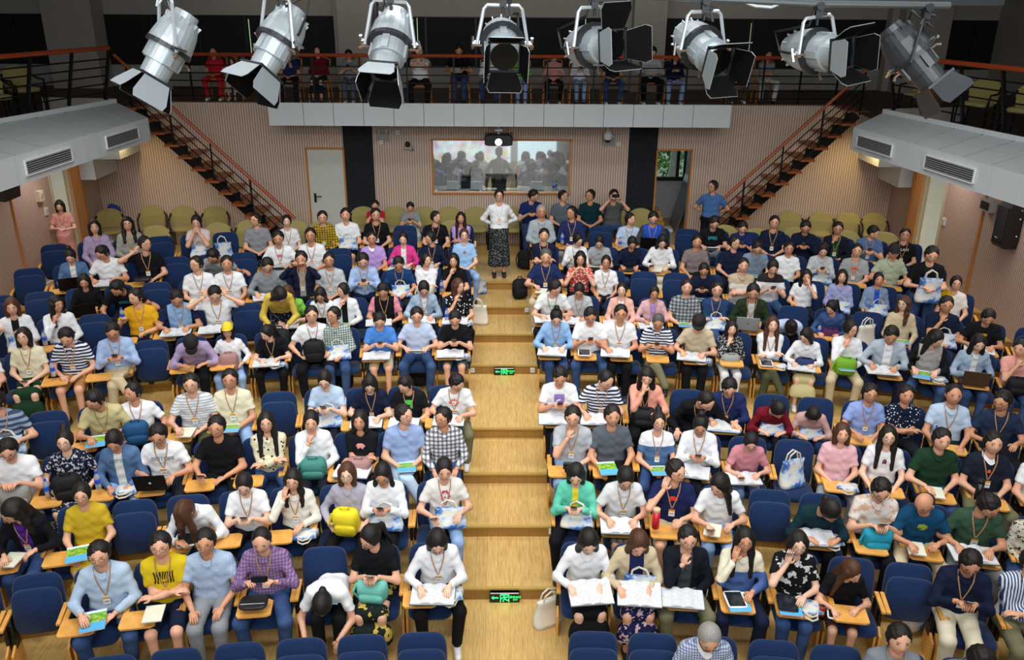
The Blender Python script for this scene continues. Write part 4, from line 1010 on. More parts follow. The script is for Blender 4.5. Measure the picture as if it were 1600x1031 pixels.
PAT = dict(mint=P_('62C9AE', 'ce', 'D9CF3A', .035), pinkhoodie=P_('D9AEB4', 'ce', 'A98BD0', .05), peach=P_('E9B6A6', 'ce', 'E6E4E2', .05), armygreen=P_('26331F', 'ce', 'B9BEC4', .045), blackpurple=P_('121318', 'ce', '4B2480', .06),
 salmon=P_('E5A08C', 'ce', '15161A', .04), hotpink=P_('D8408C', 'ce', 'DCDDDD', .05), dustyblue=P_('8095B6', 'ce', '2A50B8', .045), mistblue=P_('AEBCCB', 'ce', 'E6EAEE', .05), navygreen=P_('141C2C', 'ce', '1E5030', .06), whiteopen=P_('E4E8EC', 'ce', '141518', .05),
 navyopen=P_('181D36', 'ce', '9A948A', .045), denimopen=P_('4A6890', 'ce', 'D5D8D6', .045), paledenim=P_('8FA5BC', 'ce', 'D9DCE0', .04), beigeopen=P_('CDBD9C', 'ce', '1E2450', .075),
 greystripe=P_('B4B9BC', 'sz', '8F9498', 38), yellowplaid=P_('C7AA2C', 'pl', '15161A', 22), whitepink=P_('E9EDF2', 'no', None), whiteblue=P_('E9EDF2', 'no', None), greyred=P_('8F969E', 'no', None),
 darkblueplaid=P_('1D4478', 'pl', '16325C', 26), blackteal=P_('15171C', 'no', None), navystripe=P_('1C2748', 'sz', 'DDE1E8', 23), bluenavy=P_('8DB4E0', 'sx', '1A2344', 0), greenplaid=P_('C9D6D2', 'pl', '27463F', 30),
 blackpink=P_('14151A', 'sx', 'D98A98', 0), polka=P_('101115', 'dt', 'E8E9EA', 22), greyblue=P_('8B9DB5', 'sz', '3B4966', 15), whitestripe=P_('DDE2E6', 'sz', 'A9B0B8', 30), creamdots=P_('DDD8BA', 'dt', '26262A', 20),
 blackgreen=P_('15171C', 'no', None), whitelogo=P_('E6EAEE', 'no', None), blackpinkprint=P_('15171C', 'no', None), blackwhiteplaid=P_('D9DCE2', 'pl', '14182A', 20),
 navyfloral=P_('181D33', 'fl', 'B9BAC4', 30), isotope=P_('E9EDF2', 'no', None), whitepig=P_('E2DFDC', 'no', None), yellowprint=P_('D9BE22', 'no', None), palecheck=P_('AFC2DC', 'pl', '9DB2D0', 40), purplecheck=P_('9A7FA4', 'pl', '5E4478', 34),
 blackwhite=P_('121318', 'no', None), raglanblue=P_('2456C8', 'sx', '3C4048', 0), navypolo=P_('1E2F5C', 'no', None), redpattern=P_('C8473E', 'fl', 'E3D6CC', 26), blacktext=P_('15171C', 'no', None), greyorange=P_('9DA2A6', 'no', None),
 yellowwhite=P_('D8B020', 'hx', 'DEDCD6', 0), whiteteal=P_('E2E8E8', 'no', None), beigewhite=P_('E0DDD6', 'hz', 'B9A88E', .9), blacklace=P_('DDDDDF', 'hz', '2A2226', .93), plaidgrey=P_('A9B0B4', 'pl', '262B33', 18), blackpattern=P_('26262B', 'fl', 'AEB0B4', 34),
 blackyellow=P_('15171C', 'no', None), blackraglan=P_('A9A6A4', 'sx', '17181C', 0), whitepurple=P_('E6E9EE', 'no', None), dungaree=P_('E6E9EE', 'lo', '4A6A94', .90), navydots=P_('121A30', 'dt', 'C9CEDA', 30), navygrey=P_('22304A', 'no', None),
 whiteprint=P_('E2E4E8', 'no', None), navyrooster=P_('1B2232', 'no', None), navyred=P_('1B2450', 'no', None), whitefloral=P_('D9D3CE', 'fl', 'C9A890', 14), patterned=P_('C9C4B4', 'fl', '35322C', 26), blacknavy=P_('141821', 'ce', '3F454C', 0),
 creamdenim=P_('D9D0B8', 'lo', '4A66A0', .86), blackwhitelines=P_('14161A', 'fl', 'C8CACC', 12), bluestripes=P_('DDE2EA', 'sx2', '2E4474', 40), bluecheck=P_('C9D2E2', 'pl', '3A4F86', 46),
 dots=P_('1C2024', 'dt', 'A9AFB2', 50), dotsnavy=P_('14161F', 'dt', 'B9BBC4', 40), floral=P_('16211F', 'fl', 'B9A24C', 10), navyflower=P_('1A2148', 'fl', 'C9A9B4', 20), plaiddark=P_('6B655A', 'pl', '2A2826', 14), ripped=P_('6E8AB4', 'fl', 'C3CEDD', 5))
def cloth(name):
    key = 'cloth_'+name
    if key in MC: return MC[key]
    t = NT(key)
    if name in PAT: base, kind, c2, sc, c3 = PAT[name]
    else: base, kind, c2, sc = CC[name], 'no', None, 0
    v = t.coord('Object'); b = srgb(base); n = t.noise(v, 9, 3)
    b2 = tuple(x*.86 for x in b[:3])+(1,); col = t.mix(n, b, b2)
    if 'denim' in name or name == 'ripped':
        col = t.mix(t.ramp(t.noise(v, 5, 2), [(.4, (0, 0, 0, 1)), (.7, (.55, .55, .55, 1))]), col, tuple(min(1, x*1.7+.03) for x in b[:3])+(1,))
    c2_ = srgb(c2) if c2 else None
    sp = t.n('ShaderNodeSeparateXYZ'); t.l(v, sp.inputs[0])
    def th(inp, val, op='GREATER_THAN'):
        q = t.n('ShaderNodeMath', operation=op); t.l(inp, q.inputs[0]); q.inputs[1].default_value = val; return q.outputs[0]
    if kind == 'sz': col = t.mix(th(t.wave(v, sc*.314, 'Z'), .5), col, c2_)
    elif kind == 'sx2': col = t.mix(th(t.wave(v, sc*.314, 'X'), .55), col, c2_)
    elif kind == 'pl':
        a = t.wave(v, sc*.314, 'X'); c_ = t.wave(v, sc*.314, 'Z'); col = t.mix(th(a, .6), col, t.mix(.65, col, c2_)); col = t.mix(th(c_, .6), col, t.mix(.65, col, c2_))
    elif kind == 'dt': col = t.mix(th(t.voro(v, sc), .28, 'LESS_THAN'), col, c2_)
    elif kind == 'fl': col = t.mix(th(t.noise(v, sc, 2, .6), .56), col, c2_)
    elif kind in ('sx', 'ce'):
        q = t.n('ShaderNodeMath', operation='ABSOLUTE'); t.l(sp.outputs[0], q.inputs[0]); col = t.mix(th(q.outputs[0], .155 if kind == 'sx' else (sc or .06), 'GREATER_THAN' if kind == 'sx' else 'LESS_THAN'), col, c2_)
    elif kind == 'hx': col = t.mix(th(sp.outputs[0], -.01), col, c2_)
    elif kind == 'hz': col = t.mix(th(sp.outputs[2], sc), col, c2_)
    elif kind == 'lo': col = t.mix(th(sp.outputs[2], sc, 'LESS_THAN'), col, c2_)
    t.bump(t.noise(v, 34, 3), .25, .006)
    MC[key] = t.fin(col, .85, 0, .15); return MC[key]
def skinm(k, c):
    t = NT('skin_'+k); n = t.noise(t.coord('Object'), 14, 2); b = srgb(c); b2 = (b[0]*.9, b[1]*.8, b[2]*.76, 1)
    MC['skin_'+k] = t.fin(t.mix(n, b, b2), .5, 0, .35)
for k, c in (('a', 'E2B296'), ('b', 'D19C7C'), ('c', 'EBC4AC')): skinm(k, c)
def m_hair(name, c):
    t = NT(name); n = t.noise(t.coord('Object', (70, 25, 9)), 2.2, 3, .6); b = srgb(c); t.bump(n, .7, .006); return t.fin(t.mix(n, tuple(x*.6 for x in b[:3])+(1,), tuple(min(1, x*1.7) for x in b[:3])+(1,)), .55, 0, .4)
HAIRC = {'k': m_hair('hair_black', '120F0E'), 'b': m_hair('hair_brown', '452819'), 'g': m_hair('hair_grey', '8C8B88'), 'd': m_hair('hair_dark_grey', '4C4A48'), 'K': plain('cap_black', '121214', .8), 'Y': plain('cap_yellow', 'E2CB30', .8)}
PRINTS = dict(whitepink=('C86A86', .12, .09, 'b'), greyred=('96404C', .17, .05, 't'), blackteal=('3FA6A8', .16, .07, 't'), blackgreen=('45C44C', .10, .13, 'tri'), whitelogo=('E0643A', .15, .12, 'ring'), blackpinkprint=('E2A09A', .16, .10, 'b'),
 whitepig=('CC3A52', .13, .17, 'ring'), yellowprint=('2A2410', .18, .12, 't'), greyorange=('D8522E', .17, .08, 'b'), whiteteal=('3F9EA0', .15, .05, 't'), blackyellow=('C99A20', .12, .08, 'b'), whitepurple=('8E74B8', .13, .11, 's'),
 whiteprint=('6E3A5E', .07, .10, 'b'), navyred=('D8402E', .13, .11, 'b'), tealdark=('8FA63A', .14, .11, 'b'),  navyrooster=('E2613A', .05, .06, 'b'), skyblue=('A87468', .08, .10, 'b'))
def printm(col, kind):
    key = 'print_%s_%s' % (col, kind)
    if key in MC: return MC[key]
    t = NT(key); v = t.coord('Object'); c = srgb(col)
    tr = t.n('ShaderNodeBsdfTransparent'); mx = t.n('ShaderNodeMixShader'); out = t.t.nodes['Material Output']
    g = t.coord('Generated', (1, 1, 1), (0, 0, 0), (-.5, 0, -.5)); ln = t.n('ShaderNodeVectorMath', operation='MULTIPLY'); t.l(g, ln.inputs[0]); ln.inputs[1].default_value = (1, 0, 1)
    le = t.n('ShaderNodeVectorMath', operation='LENGTH'); t.l(ln.outputs[0], le.inputs[0])
    n = t.noise(v, 34 if kind != 't' else 60, 2)
    ad = t.n('ShaderNodeMath', operation='MULTIPLY_ADD'); t.l(n, ad.inputs[0]); ad.inputs[1].default_value = .5 if kind in ('b', 'ring') else 0.; t.l(le.outputs['Value'], ad.inputs[2])
    if kind == 'ring': f = t.ramp(ad.outputs[0], [(0, (1, 1, 1, 1)), (.34, (0, 0, 0, 1)), (.52, (1, 1, 1, 1)), (.68, (0, 0, 0, 1))], True)
    elif kind == 't': f = t.ramp(t.wave(t.coord('Object', (1, 1, 1)), 14, 'X', 6), [(0, (0, 0, 0, 1)), (.42, (1, 1, 1, 1))], True)
    elif kind in ('s', 'tri'): f = t.ramp(n, [(0, (1, 1, 1, 1)), (.9, (1, 1, 1, 1))], True)
    else: f = t.ramp(ad.outputs[0], [(0, (1, 1, 1, 1)), (.62, (0, 0, 0, 1))], True)
    t.fin(c, .8, 0, .1); t.l(f, mx.inputs[0]); t.l(tr.outputs[0], mx.inputs[1]); t.l(t.b.outputs[0], mx.inputs[2]); t.l(mx.outputs[0], out.inputs[0]); MC[key] = t.m; return t.m

def omat(o, *mats):
    for k, mt in enumerate(mats):
        o.material_slots[k].link = 'OBJECT'; o.material_slots[k].material = mt
# ---------------------------------------------------------------- auditorium seats
BT = rx(-9)
def seat_parts():
    g = {}
    g['backrest'] = MB().pad(.485, .66, .075, (0, .175, .665), BT, .42, 32).me('backrest', [SEATB], True)
    g['seat_down'] = MB().pad(.475, .50, .085, (0, -.10, .435), rx(86), .42, 28).me('seat', [SEATB], True)
    g['seat_up'] = MB().pad(.475, .50, .085, (0, .075, .645), rx(-7), .42, 32).me('seat', [SEATB], True)
    a = MB(); a.box((0, -.06, .665), (.042, .34, .025)); g['armrest_top'] = a.me('armrest_cap', [WOOD])
    p = MB(); p.box((0, .06, .52), (.03, .10, .27)); p.box((0, .07, .33), (.034, .14, .14)); p.tube([(0, -.02, .56), (0, .02, .62)], .018, 6); g['bracket'] = p.me('bracket', [BLK])
    s = MB(); s.prism([(.02, .0), (.30, .0), (.30, .26), (.24, .28), (.13, .34), (.11, .58), (.02, .58)][::-1], .024, ((-.012, .18, .0), (0, -1, 0), (0, 0, 1), (1, 0, 0))); g['side_panel'] = s.me('side_panel', [WOOD])
    t = MB(); t.prism([(-.275, .0), (-.225, .0), (-.225, -.20), (.03, -.20), (.075, -.235), (.075, -.44), (.03, -.465), (-.25, -.465), (-.275, -.43)], .02, ((0, .0, .675), (1, 0, 0), (0, 1, 0), (0, 0, 1))); g['tablet'] = t.me('writing_tablet', [WOOD])
    return g
SP = seat_parts(); RA = random.Random(5)
def rowy(i, X): return yr(i, X)-.50-(.22 if i == -1 else 0)
def make_seat(X, i, up, tablet, label):
    Y = rowy(i, X); z = i*r_; rzz = -X/22
    o = empty('auditorium_seat', (X, Y, z), rzz); tag(o, label, 'seat', 'blue auditorium seats')
    ob('backrest', SP['backrest'], o); ob('seat', SP['seat_up' if up else 'seat_down'], o)
    for s in (-1, 1):
        a = ob('armrest', SP['bracket'], o, (s*.262, 0, 0)); ob('armrest_cap', SP['armrest_top'], a)
        ob('side_panel', SP['side_panel'], o, (s*.262, 0, 0))
    if tablet: ob('writing_tablet', SP['tablet'], o)
    return o
# ---------------------------------------------------------------- carried things
PAGE = None
def m_page():
    t = NT('printed_page'); v = t.coord('Object'); w_ = t.wave(v, 20, 'Y'); n = t.noise(v, 60, 2, .8)
    q = t.n('ShaderNodeMath', operation='MULTIPLY'); t.l(w_, q.inputs[0]); t.l(n, q.inputs[1])
    return t.fin(t.ramp(q.outputs[0], [(0, 'DCE0E5'), (.34, 'DCE0E5'), (.5, 'A4ABB4')]), .7)
PAGE = m_page(); CREAMP = plain('cream_page', 'DEE0CC', .7); COVD = plain('book_cover_dark', '2A3B40', .4)
def m_cover():
    t = NT('landscape_cover'); v = t.coord('Generated'); sp = t.n('ShaderNodeSeparateXYZ'); t.l(v, sp.inputs[0])
    n = t.noise(t.coord('Object'), 22, 4); g = t.ramp(n, [(.3, '2F7A2A'), (.5, '6FB83A'), (.62, 'C9C24A'), (.7, '3C8C3A')])
    c = t.mix(t.ramp(sp.outputs[1], [(0, (1, 1, 1, 1)), (.38, (1, 1, 1, 1)), (.40, (0, 0, 0, 1))], True), g, srgb('5AB4EA'))
    c = t.mix(t.ramp(sp.outputs[1], [(0, (0, 0, 0, 1)), (.86, (0, 0, 0, 1)), (.87, (1, 1, 1, 1))], True), c, srgb('D8EEF4')); return t.fin(c, .3)
COVER = m_cover()
def m_dye(name, a='DAD7CB', b='3D67A8'):
    t = NT(name); n = t.noise(t.coord('Object'), 5.5, 3, .55); return t.fin(t.ramp(n, [(.42, a), (.50, 'BCCBDC'), (.60, b)]), .9, 0, .1)
DYE = m_dye('tie_dye_canvas'); CANV = plain('cream_canvas', 'DAD6C8', .9)
PH = plain('phone_black', '0C0D10', .15); SCR = plain('dark_screen', '20262E', .1)
BOTT = NT('bottle_plastic'); BOTT.b.inputs['Transmission Weight'].default_value = .6; BOTT = BOTT.fin(srgb('D4DEE6'), .15)
BLUEC = plain('bottle_blue', '2458D0', .4)
IM = {}
def item_meshes():
    def page(s):
        V = []; F = []; n = 7
        for k in range(n+1):
            u = k/n; x = s*.205*u; z = .012+.022*math.sin(min(1, u*1.7)*PI)*(1-u*.4)
            V += [(x, -.14, z), (x, .14, z), (x, -.14, 0), (x, .14, 0)]
        for k in range(n): a = 4*k; b = a+4; F += [(a, b, b+1, a+1), (a+2, a+3, b+3, b+2), (a, a+2, b+2, b), (a+1, b+1, b+3, a+3)]
        F += [(0, 1, 3, 2), (4*n, 4*n+2, 4*n+3, 4*n+1)]; return mesh('pages', V, F, [None])
    IM['pl'], IM['pr'] = page(-1), page(1); IM['cov'] = MB().box((0, 0, -.003), (.42, .29, .005)).me('cover', [None])
    IM['mag'] = MB().box((0, 0, .006), (.21, .28, .002)).me('cover', [COVER]); IM['magp'] = MB().box((0, 0, 0), (.208, .278, .010)).me('pages', [WHT])
    IM['note'] = MB().box((0, 0, .0), (.17, .23, .012)).me('pages', [CREAMP])
    IM['phone'] = MB().pad(.074, .15, .009, (0, 0, 0), rz(0), .25, 20).me('phone_body', [PH]); IM['phs'] = MB().box((0, .006, 0), (.064, .003, .125)).me('screen', [SCR])
    b = MB(); b.tube([(0, 0, 0), (0, 0, .005), (0, 0, .13), (0, 0, .165), (0, 0, .19), (0, 0, .20)], [.026, .031, .031, .028, .014, .013], 12); IM['bot'] = b.me('bottle_body', [BOTT], True)
    IM['botl'] = MB().tube([(0, 0, .075), (0, 0, .125)], .0325, 12).me('label_band', [BLUEC]); IM['botc'] = MB().tube([(0, 0, .195), (0, 0, .217)], .0155, 10).me('cap', [BLUEC])
    # soft tote bag: tapered lumpy slab, local z up
    def tote(w, hh, d):
        V = []; F = []; n = 16; m_ = 8; rr = random.Random(3)
        for j in range(m_+1):
            t = j/m_; ww = w/2*(1-.16*t+.05*math.sin(t*7)); dd = d/2*(1-.75*t**1.3)+.008
            for i in range(n):
                a = 2*PI*i/n; ca, sa = math.cos(a), math.sin(a); e = .55
                V.append((math.copysign(abs(ca)**e, ca)*ww+rr.uniform(-.006, .006), math.copysign(abs(sa)**e, sa)*dd+rr.uniform(-.006, .006)+.02*math.sin(t*4), hh*t+.012*math.sin(2*a+1)*t))
        for j in range(m_):
            for i in range(n): F.append((j*n+i, j*n+(i+1) % n, (j+1)*n+(i+1) % n, (j+1)*n+i))
        F.append(tuple(range(n))[::-1]); F.append(tuple(range(m_*n, (m_+1)*n))); return mesh('bag_body', V, F, [None], None, True)
    IM['tote'] = tote(.36, .36, .13)
    h_ = MB().tube([(-.09, 0, .33), (-.08, -.03, .44), (-.02, -.05, .50), (.05, -.04, .46), (.09, -.01, .33)], .010, 6); IM['toteh'] = h_.me('handle', [CANV])
    bp = MB().pad(.30, .40, .17, (0, 0, .2), rz(0), .5, 24, .35); IM['bpb'] = bp.me('bag_body', [None], True)
    IM['bpp'] = MB().pad(.24, .18, .06, (0, -.095, .13), rz(0), .5, 20, .35).me('pocket', [None], True)
    IM['bph'] = MB().tube([(-.05, .02, .39), (-.04, .0, .44), (.04, 0, .44), (.05, .02, .39)], .011, 6).me('handle', [None])
    IM['bps'] = MB().tube([(-.14, -.02, .34), (-.18, -.06, .2), (-.13, -.05, .04)], .014, 6).me('strap', [None])
    l = MB(); l.box((0, 0, .008), (.33, .23, .014)); IM['lapb'] = l.me('keyboard_base', [None]); IM['lapl'] = MB().box((0, 0, .112), (.33, .008, .225)).me('lid', [None])
    IM['laplogo'] = MB().ell((0, -.006, .115), (.014, .002, .016), 10, 5).me('logo', [plain('logo_white', 'F2F4F6', .4)])
    sq = MB(); [sq.box((x, -.006, .115+z), (.009, .002, .009)) for x in (-.0055, .0055) for z in (-.0055, .0055)]; IM['sq'] = sq.me('logo', [plain('logo_dark', '3A3D42', .4)])
    IM['tab'] = MB().pad(.19, .25, .009, (0, 0, 0), rx(90), .3, 20).me('tablet_body', [None]); IM['tabs'] = MB().box((0, 0, .006), (.155, .205, .002)).me('screen', [SCR])
item_meshes()
CUR = {'d': '', 'n': {}}
def lab(s): return s+' '+CUR['d']
def item(name, cat, label, M, parts, group=None):
    """a thing at matrix M; parts: list of (name, mesh, mats or None, offset)"""
    o = empty(name); o.matrix_world = M; tag(o, lab(label), cat, group); 
    for pn, me_, mats, off in parts:
        c = ob(pn, me_, o, off);
        if mats: omat(c, *mats)
    return o
def MX(Mp, loc, rot=None): m = (rot or Matrix.Identity(3)).to_4x4(); m.translation = Vector(loc); return Mp @ m
DZ_ = .699
def add_items(ex, Mp, pose, cols):
    J = joints(pose); up = J['up']; wl, wr = J['wr-1'], J['wr1']; hl, hr = J['hd-1'], J['hd1']
    mid = (wl+wr)/2+(hl+hr)*.05
    lap = Vector((0, -.20, .625+up))
    for e in ex:
        j = RA.uniform(-8, 8)
        if e in ('O', 'O2'):
            onlap = cols.get('lapbook'); z = DZ_ if not onlap else .70
            cm = COVD if e == 'O' else COVER
            item('open_book', 'book', 'open book by', MX(Mp, (-.06 if not onlap else 0, -.35 if not onlap else -.36, z+(.004 if not onlap else .03)), rz(j) @ rx(0 if not onlap else 14)), [('cover', IM['cov'], [cm], (0, 0, .005)), ('pages', IM['pl'], [PAGE], (0, 0, .005)), ('pages', IM['pr'], [PAGE], (0, 0, .005))], 'open books on writing boards')
        elif e in ('N', 'Nb'): item('notebook', 'notebook', 'cream notebook by', MX(Mp, (-.07, -.34, DZ_+.006), rz(j-8)), [('pages', IM['note'], None, None)])
        elif e == 'Md' or (e == 'M' and cols['desk']): item('magazine', 'magazine', 'green and blue magazine by', MX(Mp, (-.08, -.34, DZ_+.005), rz(j)), [('pages', IM['magp'], None, None), ('cover', IM['mag'], None, None)], 'conference magazines')
        elif e == 'M':
            p = (mid+Vector((0, -.05, .0))) if pose in ('read', 'hold', 'write') else lap+Vector((.0, -.06, .05))
            item('magazine', 'magazine', 'green and blue magazine by', MX(Mp, p, rx(-28 if pose in ('read', 'hold') else -8) @ rz(j)), [('pages', IM['magp'], None, None), ('cover', IM['mag'], None, None)], 'conference magazines')
        elif e == 'P':
            if pose in ('phone',): p, q = (wl+hl*.085+wr+hr*.085)/2+Vector((0, -.012, .03)), rx(52)
            elif pose in ('camera',): p, q = (wl+wr)/2+Vector((0, -.06, .10)), rz(180) @ ry(90)
            elif pose == 'camera2': p, q = (wl+wr)/2+Vector((0, -.06, .085)), rz(180) @ ry(90)
            else: p, q = wl+hl*.08+Vector((0, -.0, .02)), rx(55)
            item('phone', 'phone', 'dark phone held by', MX(Mp, p, q), [('phone_body', IM['phone'], None, None), ('screen', IM['phs'], None, None)], 'phones in hands')
        elif e == 'T':
            if up: M_ = MX(Mp, (0.02, -.20, 1.0-.12), rz(4))
            else: M_ = MX(Mp, (.03, -.24, .60), rz(j) @ rx(-24) @ Matrix.Diagonal((1., 1., .60)))
            if cols['desk']: M_ = MX(Mp, (.10, -.12, .545), rz(j) @ rx(62) @ Matrix.Diagonal((.8, .9, .8)))
            if cols['B']: M_ = MX(Mp, (.10, -.30, .02), rz(20))
            item('tote_bag', 'bag', 'blue tie-dyed tote of', M_, [('bag_body', IM['tote'], [DYE], None), ('handle', IM['toteh'], None, (0, -.02, 0)), ('handle', IM['toteh'], None, (0, .02, 0))], 'tie-dyed canvas totes')
        elif e in ('B', 'U', 'U2'):
            c = {'black': '15161A', 'grey': '8E908C', 'dustypink': 'A07C7A', 'cream': 'CFC8B4', 'plaidblue': '1E4E7A', 'teal': '3F7F78', 'yellow': 'E2D02A', 'mint': '6FBEB0', 'purple': '4A1C48', 'floral': '22305A', 'green': '6FA02C', 'cyan': '1E8FA8'}.get(cols['B'] or 'black', '15161A')
            bm = plain('bag_'+c, c, .75, 0, .3, .25, 12); nm = cols['B'] or 'black'
            nm = {'plaidblue': 'blue patterned', 'dustypink': 'dusty pink', 'floral': 'navy flowered', 'purple': 'dark purple'}.get(nm, nm)
            M_ = MX(Mp, (.0, -.20, .585), rz(j) @ rx(14) @ Matrix.Diagonal((1., .9, .62 if pose in ('phone', 'chin', 'read', 'arms', 'face1') else .85))) if not up else MX(Mp, (0, -.58, .42), rz(j))
            item('backpack' if e == 'B' else 'handbag', 'bag', nm+' bag of', M_, [('bag_body', IM['bpb'], [bm], None), ('pocket', IM['bpp'], [bm], None), ('handle', IM['bph'], [bm], None), ('strap', IM['bps'], [bm], None)])
        elif e == 'W':
            M_ = MX(Mp, wl+hl*.06+Vector((0, 0, -.05)), rx(10)) if pose == 'bottle' else MX(Mp, (-.19, -.30, DZ_), None)
            item('water_bottle', 'bottle', 'blue-capped water bottle of', M_, [('bottle_body', IM['bot'], None, None), ('label_band', IM['botl'], None, None), ('cap', IM['botc'], None, None)], 'blue-capped water bottles')
        elif e in ('V', 'C', 'S'):
            c = {'V': '1A1614', 'C': '1B1C20', 'S': 'B4B8BC'}[e]; lm = plain('laptop_'+c, c, .35, .3)
            if e == 'V' and 'pale denim' in cols['d']: lm = plain('laptop_brown', '43362C', .4, .2)
            o = item('laptop', 'laptop', {'V': 'dark laptop of', 'C': 'black laptop of', 'S': 'silver laptop of'}[e], MX(Mp, (-.04, -.34, DZ_), rz(j)), [('keyboard_base', IM['lapb'], [lm], None)])
            c_ = ob('lid', IM['lapl'], o, (0, -.115, .01), (math.radians(18), 0, 0)); omat(c_, lm)
            if e == 'C': ob('logo', IM['laplogo'], c_)
            if e == 'S': ob('logo', IM['sq'], c_)
        elif e in ('A', 'A2', 'Ad'):
            tm = WHT if e != 'Ad' else BLK
            if e != 'A':
                item('magazine', 'magazine', 'magazine under the tablet of', MX(Mp, (-.06, -.35, DZ_+.005), rz(j)), [('pages', IM['magp'], None, None), ('cover', IM['mag'], None, None)])
            item('tablet_computer', 'tablet', 'tablet computer of', MX(Mp, (-.08, -.33, DZ_+(.018 if e != 'A' else .007)), rz(j)), [('tablet_body', IM['tab'], [tm], None), ('screen', IM['tabs'], None, None)])
            if 'writing on a tablet' in cols['d']:
                o = item('drink_can', 'can', 'red drink can of', MX(Mp, (-.24, -.40, DZ_)), []); ob('can_body', MB().tube([(0, 0, 0), (0, 0, .005), (0, 0, .11), (0, 0, .12)], [.028, .033, .033, .028], 12).me('can', [plain('can_red', 'B0402C', .3, .3)], True), o); ob('lid', MB().tube([(0, 0, .12), (0, 0, .122)], .027, 12).me('lid', [CHROME]), o)
        elif e in ('F', 'R'):
            c, n_ = (('141518', 'black flask of'), ('C21E2E', 'red thermos of'))[e == 'R']
            o = item('vacuum_flask', 'flask', n_, MX(Mp, (-.17, -.36, DZ_)), []); ob('flask_body', MB().tube([(0, 0, 0), (0, 0, .005), (0, 0, .20)], [.034, .038, .038], 14).me('f', [plain('flask_'+c, c, .3)], True), o)
            ob('lid', MB().tube([(0, 0, .20), (0, 0, .205), (0, 0, .235), (0, 0, .24)], [.036, .038, .038, .034], 14).me('l', [BLK if e == 'F' else plain('lid_cream', 'D9B48A', .4)], True), o)
        elif e == 'Dc':
            o = item('camera', 'camera', 'black camera of', MX(Mp, (-.02, -.38, DZ_)), []); ob('camera_body', MB().pad(.12, .085, .05, (0, 0, .043), rz(0), .35, 20).me('c', [BLK]), o); ob('lens', MB().tube([(0, -.02, .04), (0, -.10, .04)], [.032, .036], 12).me('l', [BLK]), o)
        elif e == 'Dm':
            o = item('pouch', 'pouch', 'black pouch of', MX(Mp, (-.07, -.34, DZ_)), []); ob('pouch_body', MB().pad(.26, .19, .035, (0, 0, .02), rx(90), .5, 20).me('c', [plain('pouch_black', '1A1B1E', .5)]), o); ob('zip', MB().tube([(-.11, -.04, .04), (.11, -.04, .04)], .004, 5).me('z', [CHROME]), o)
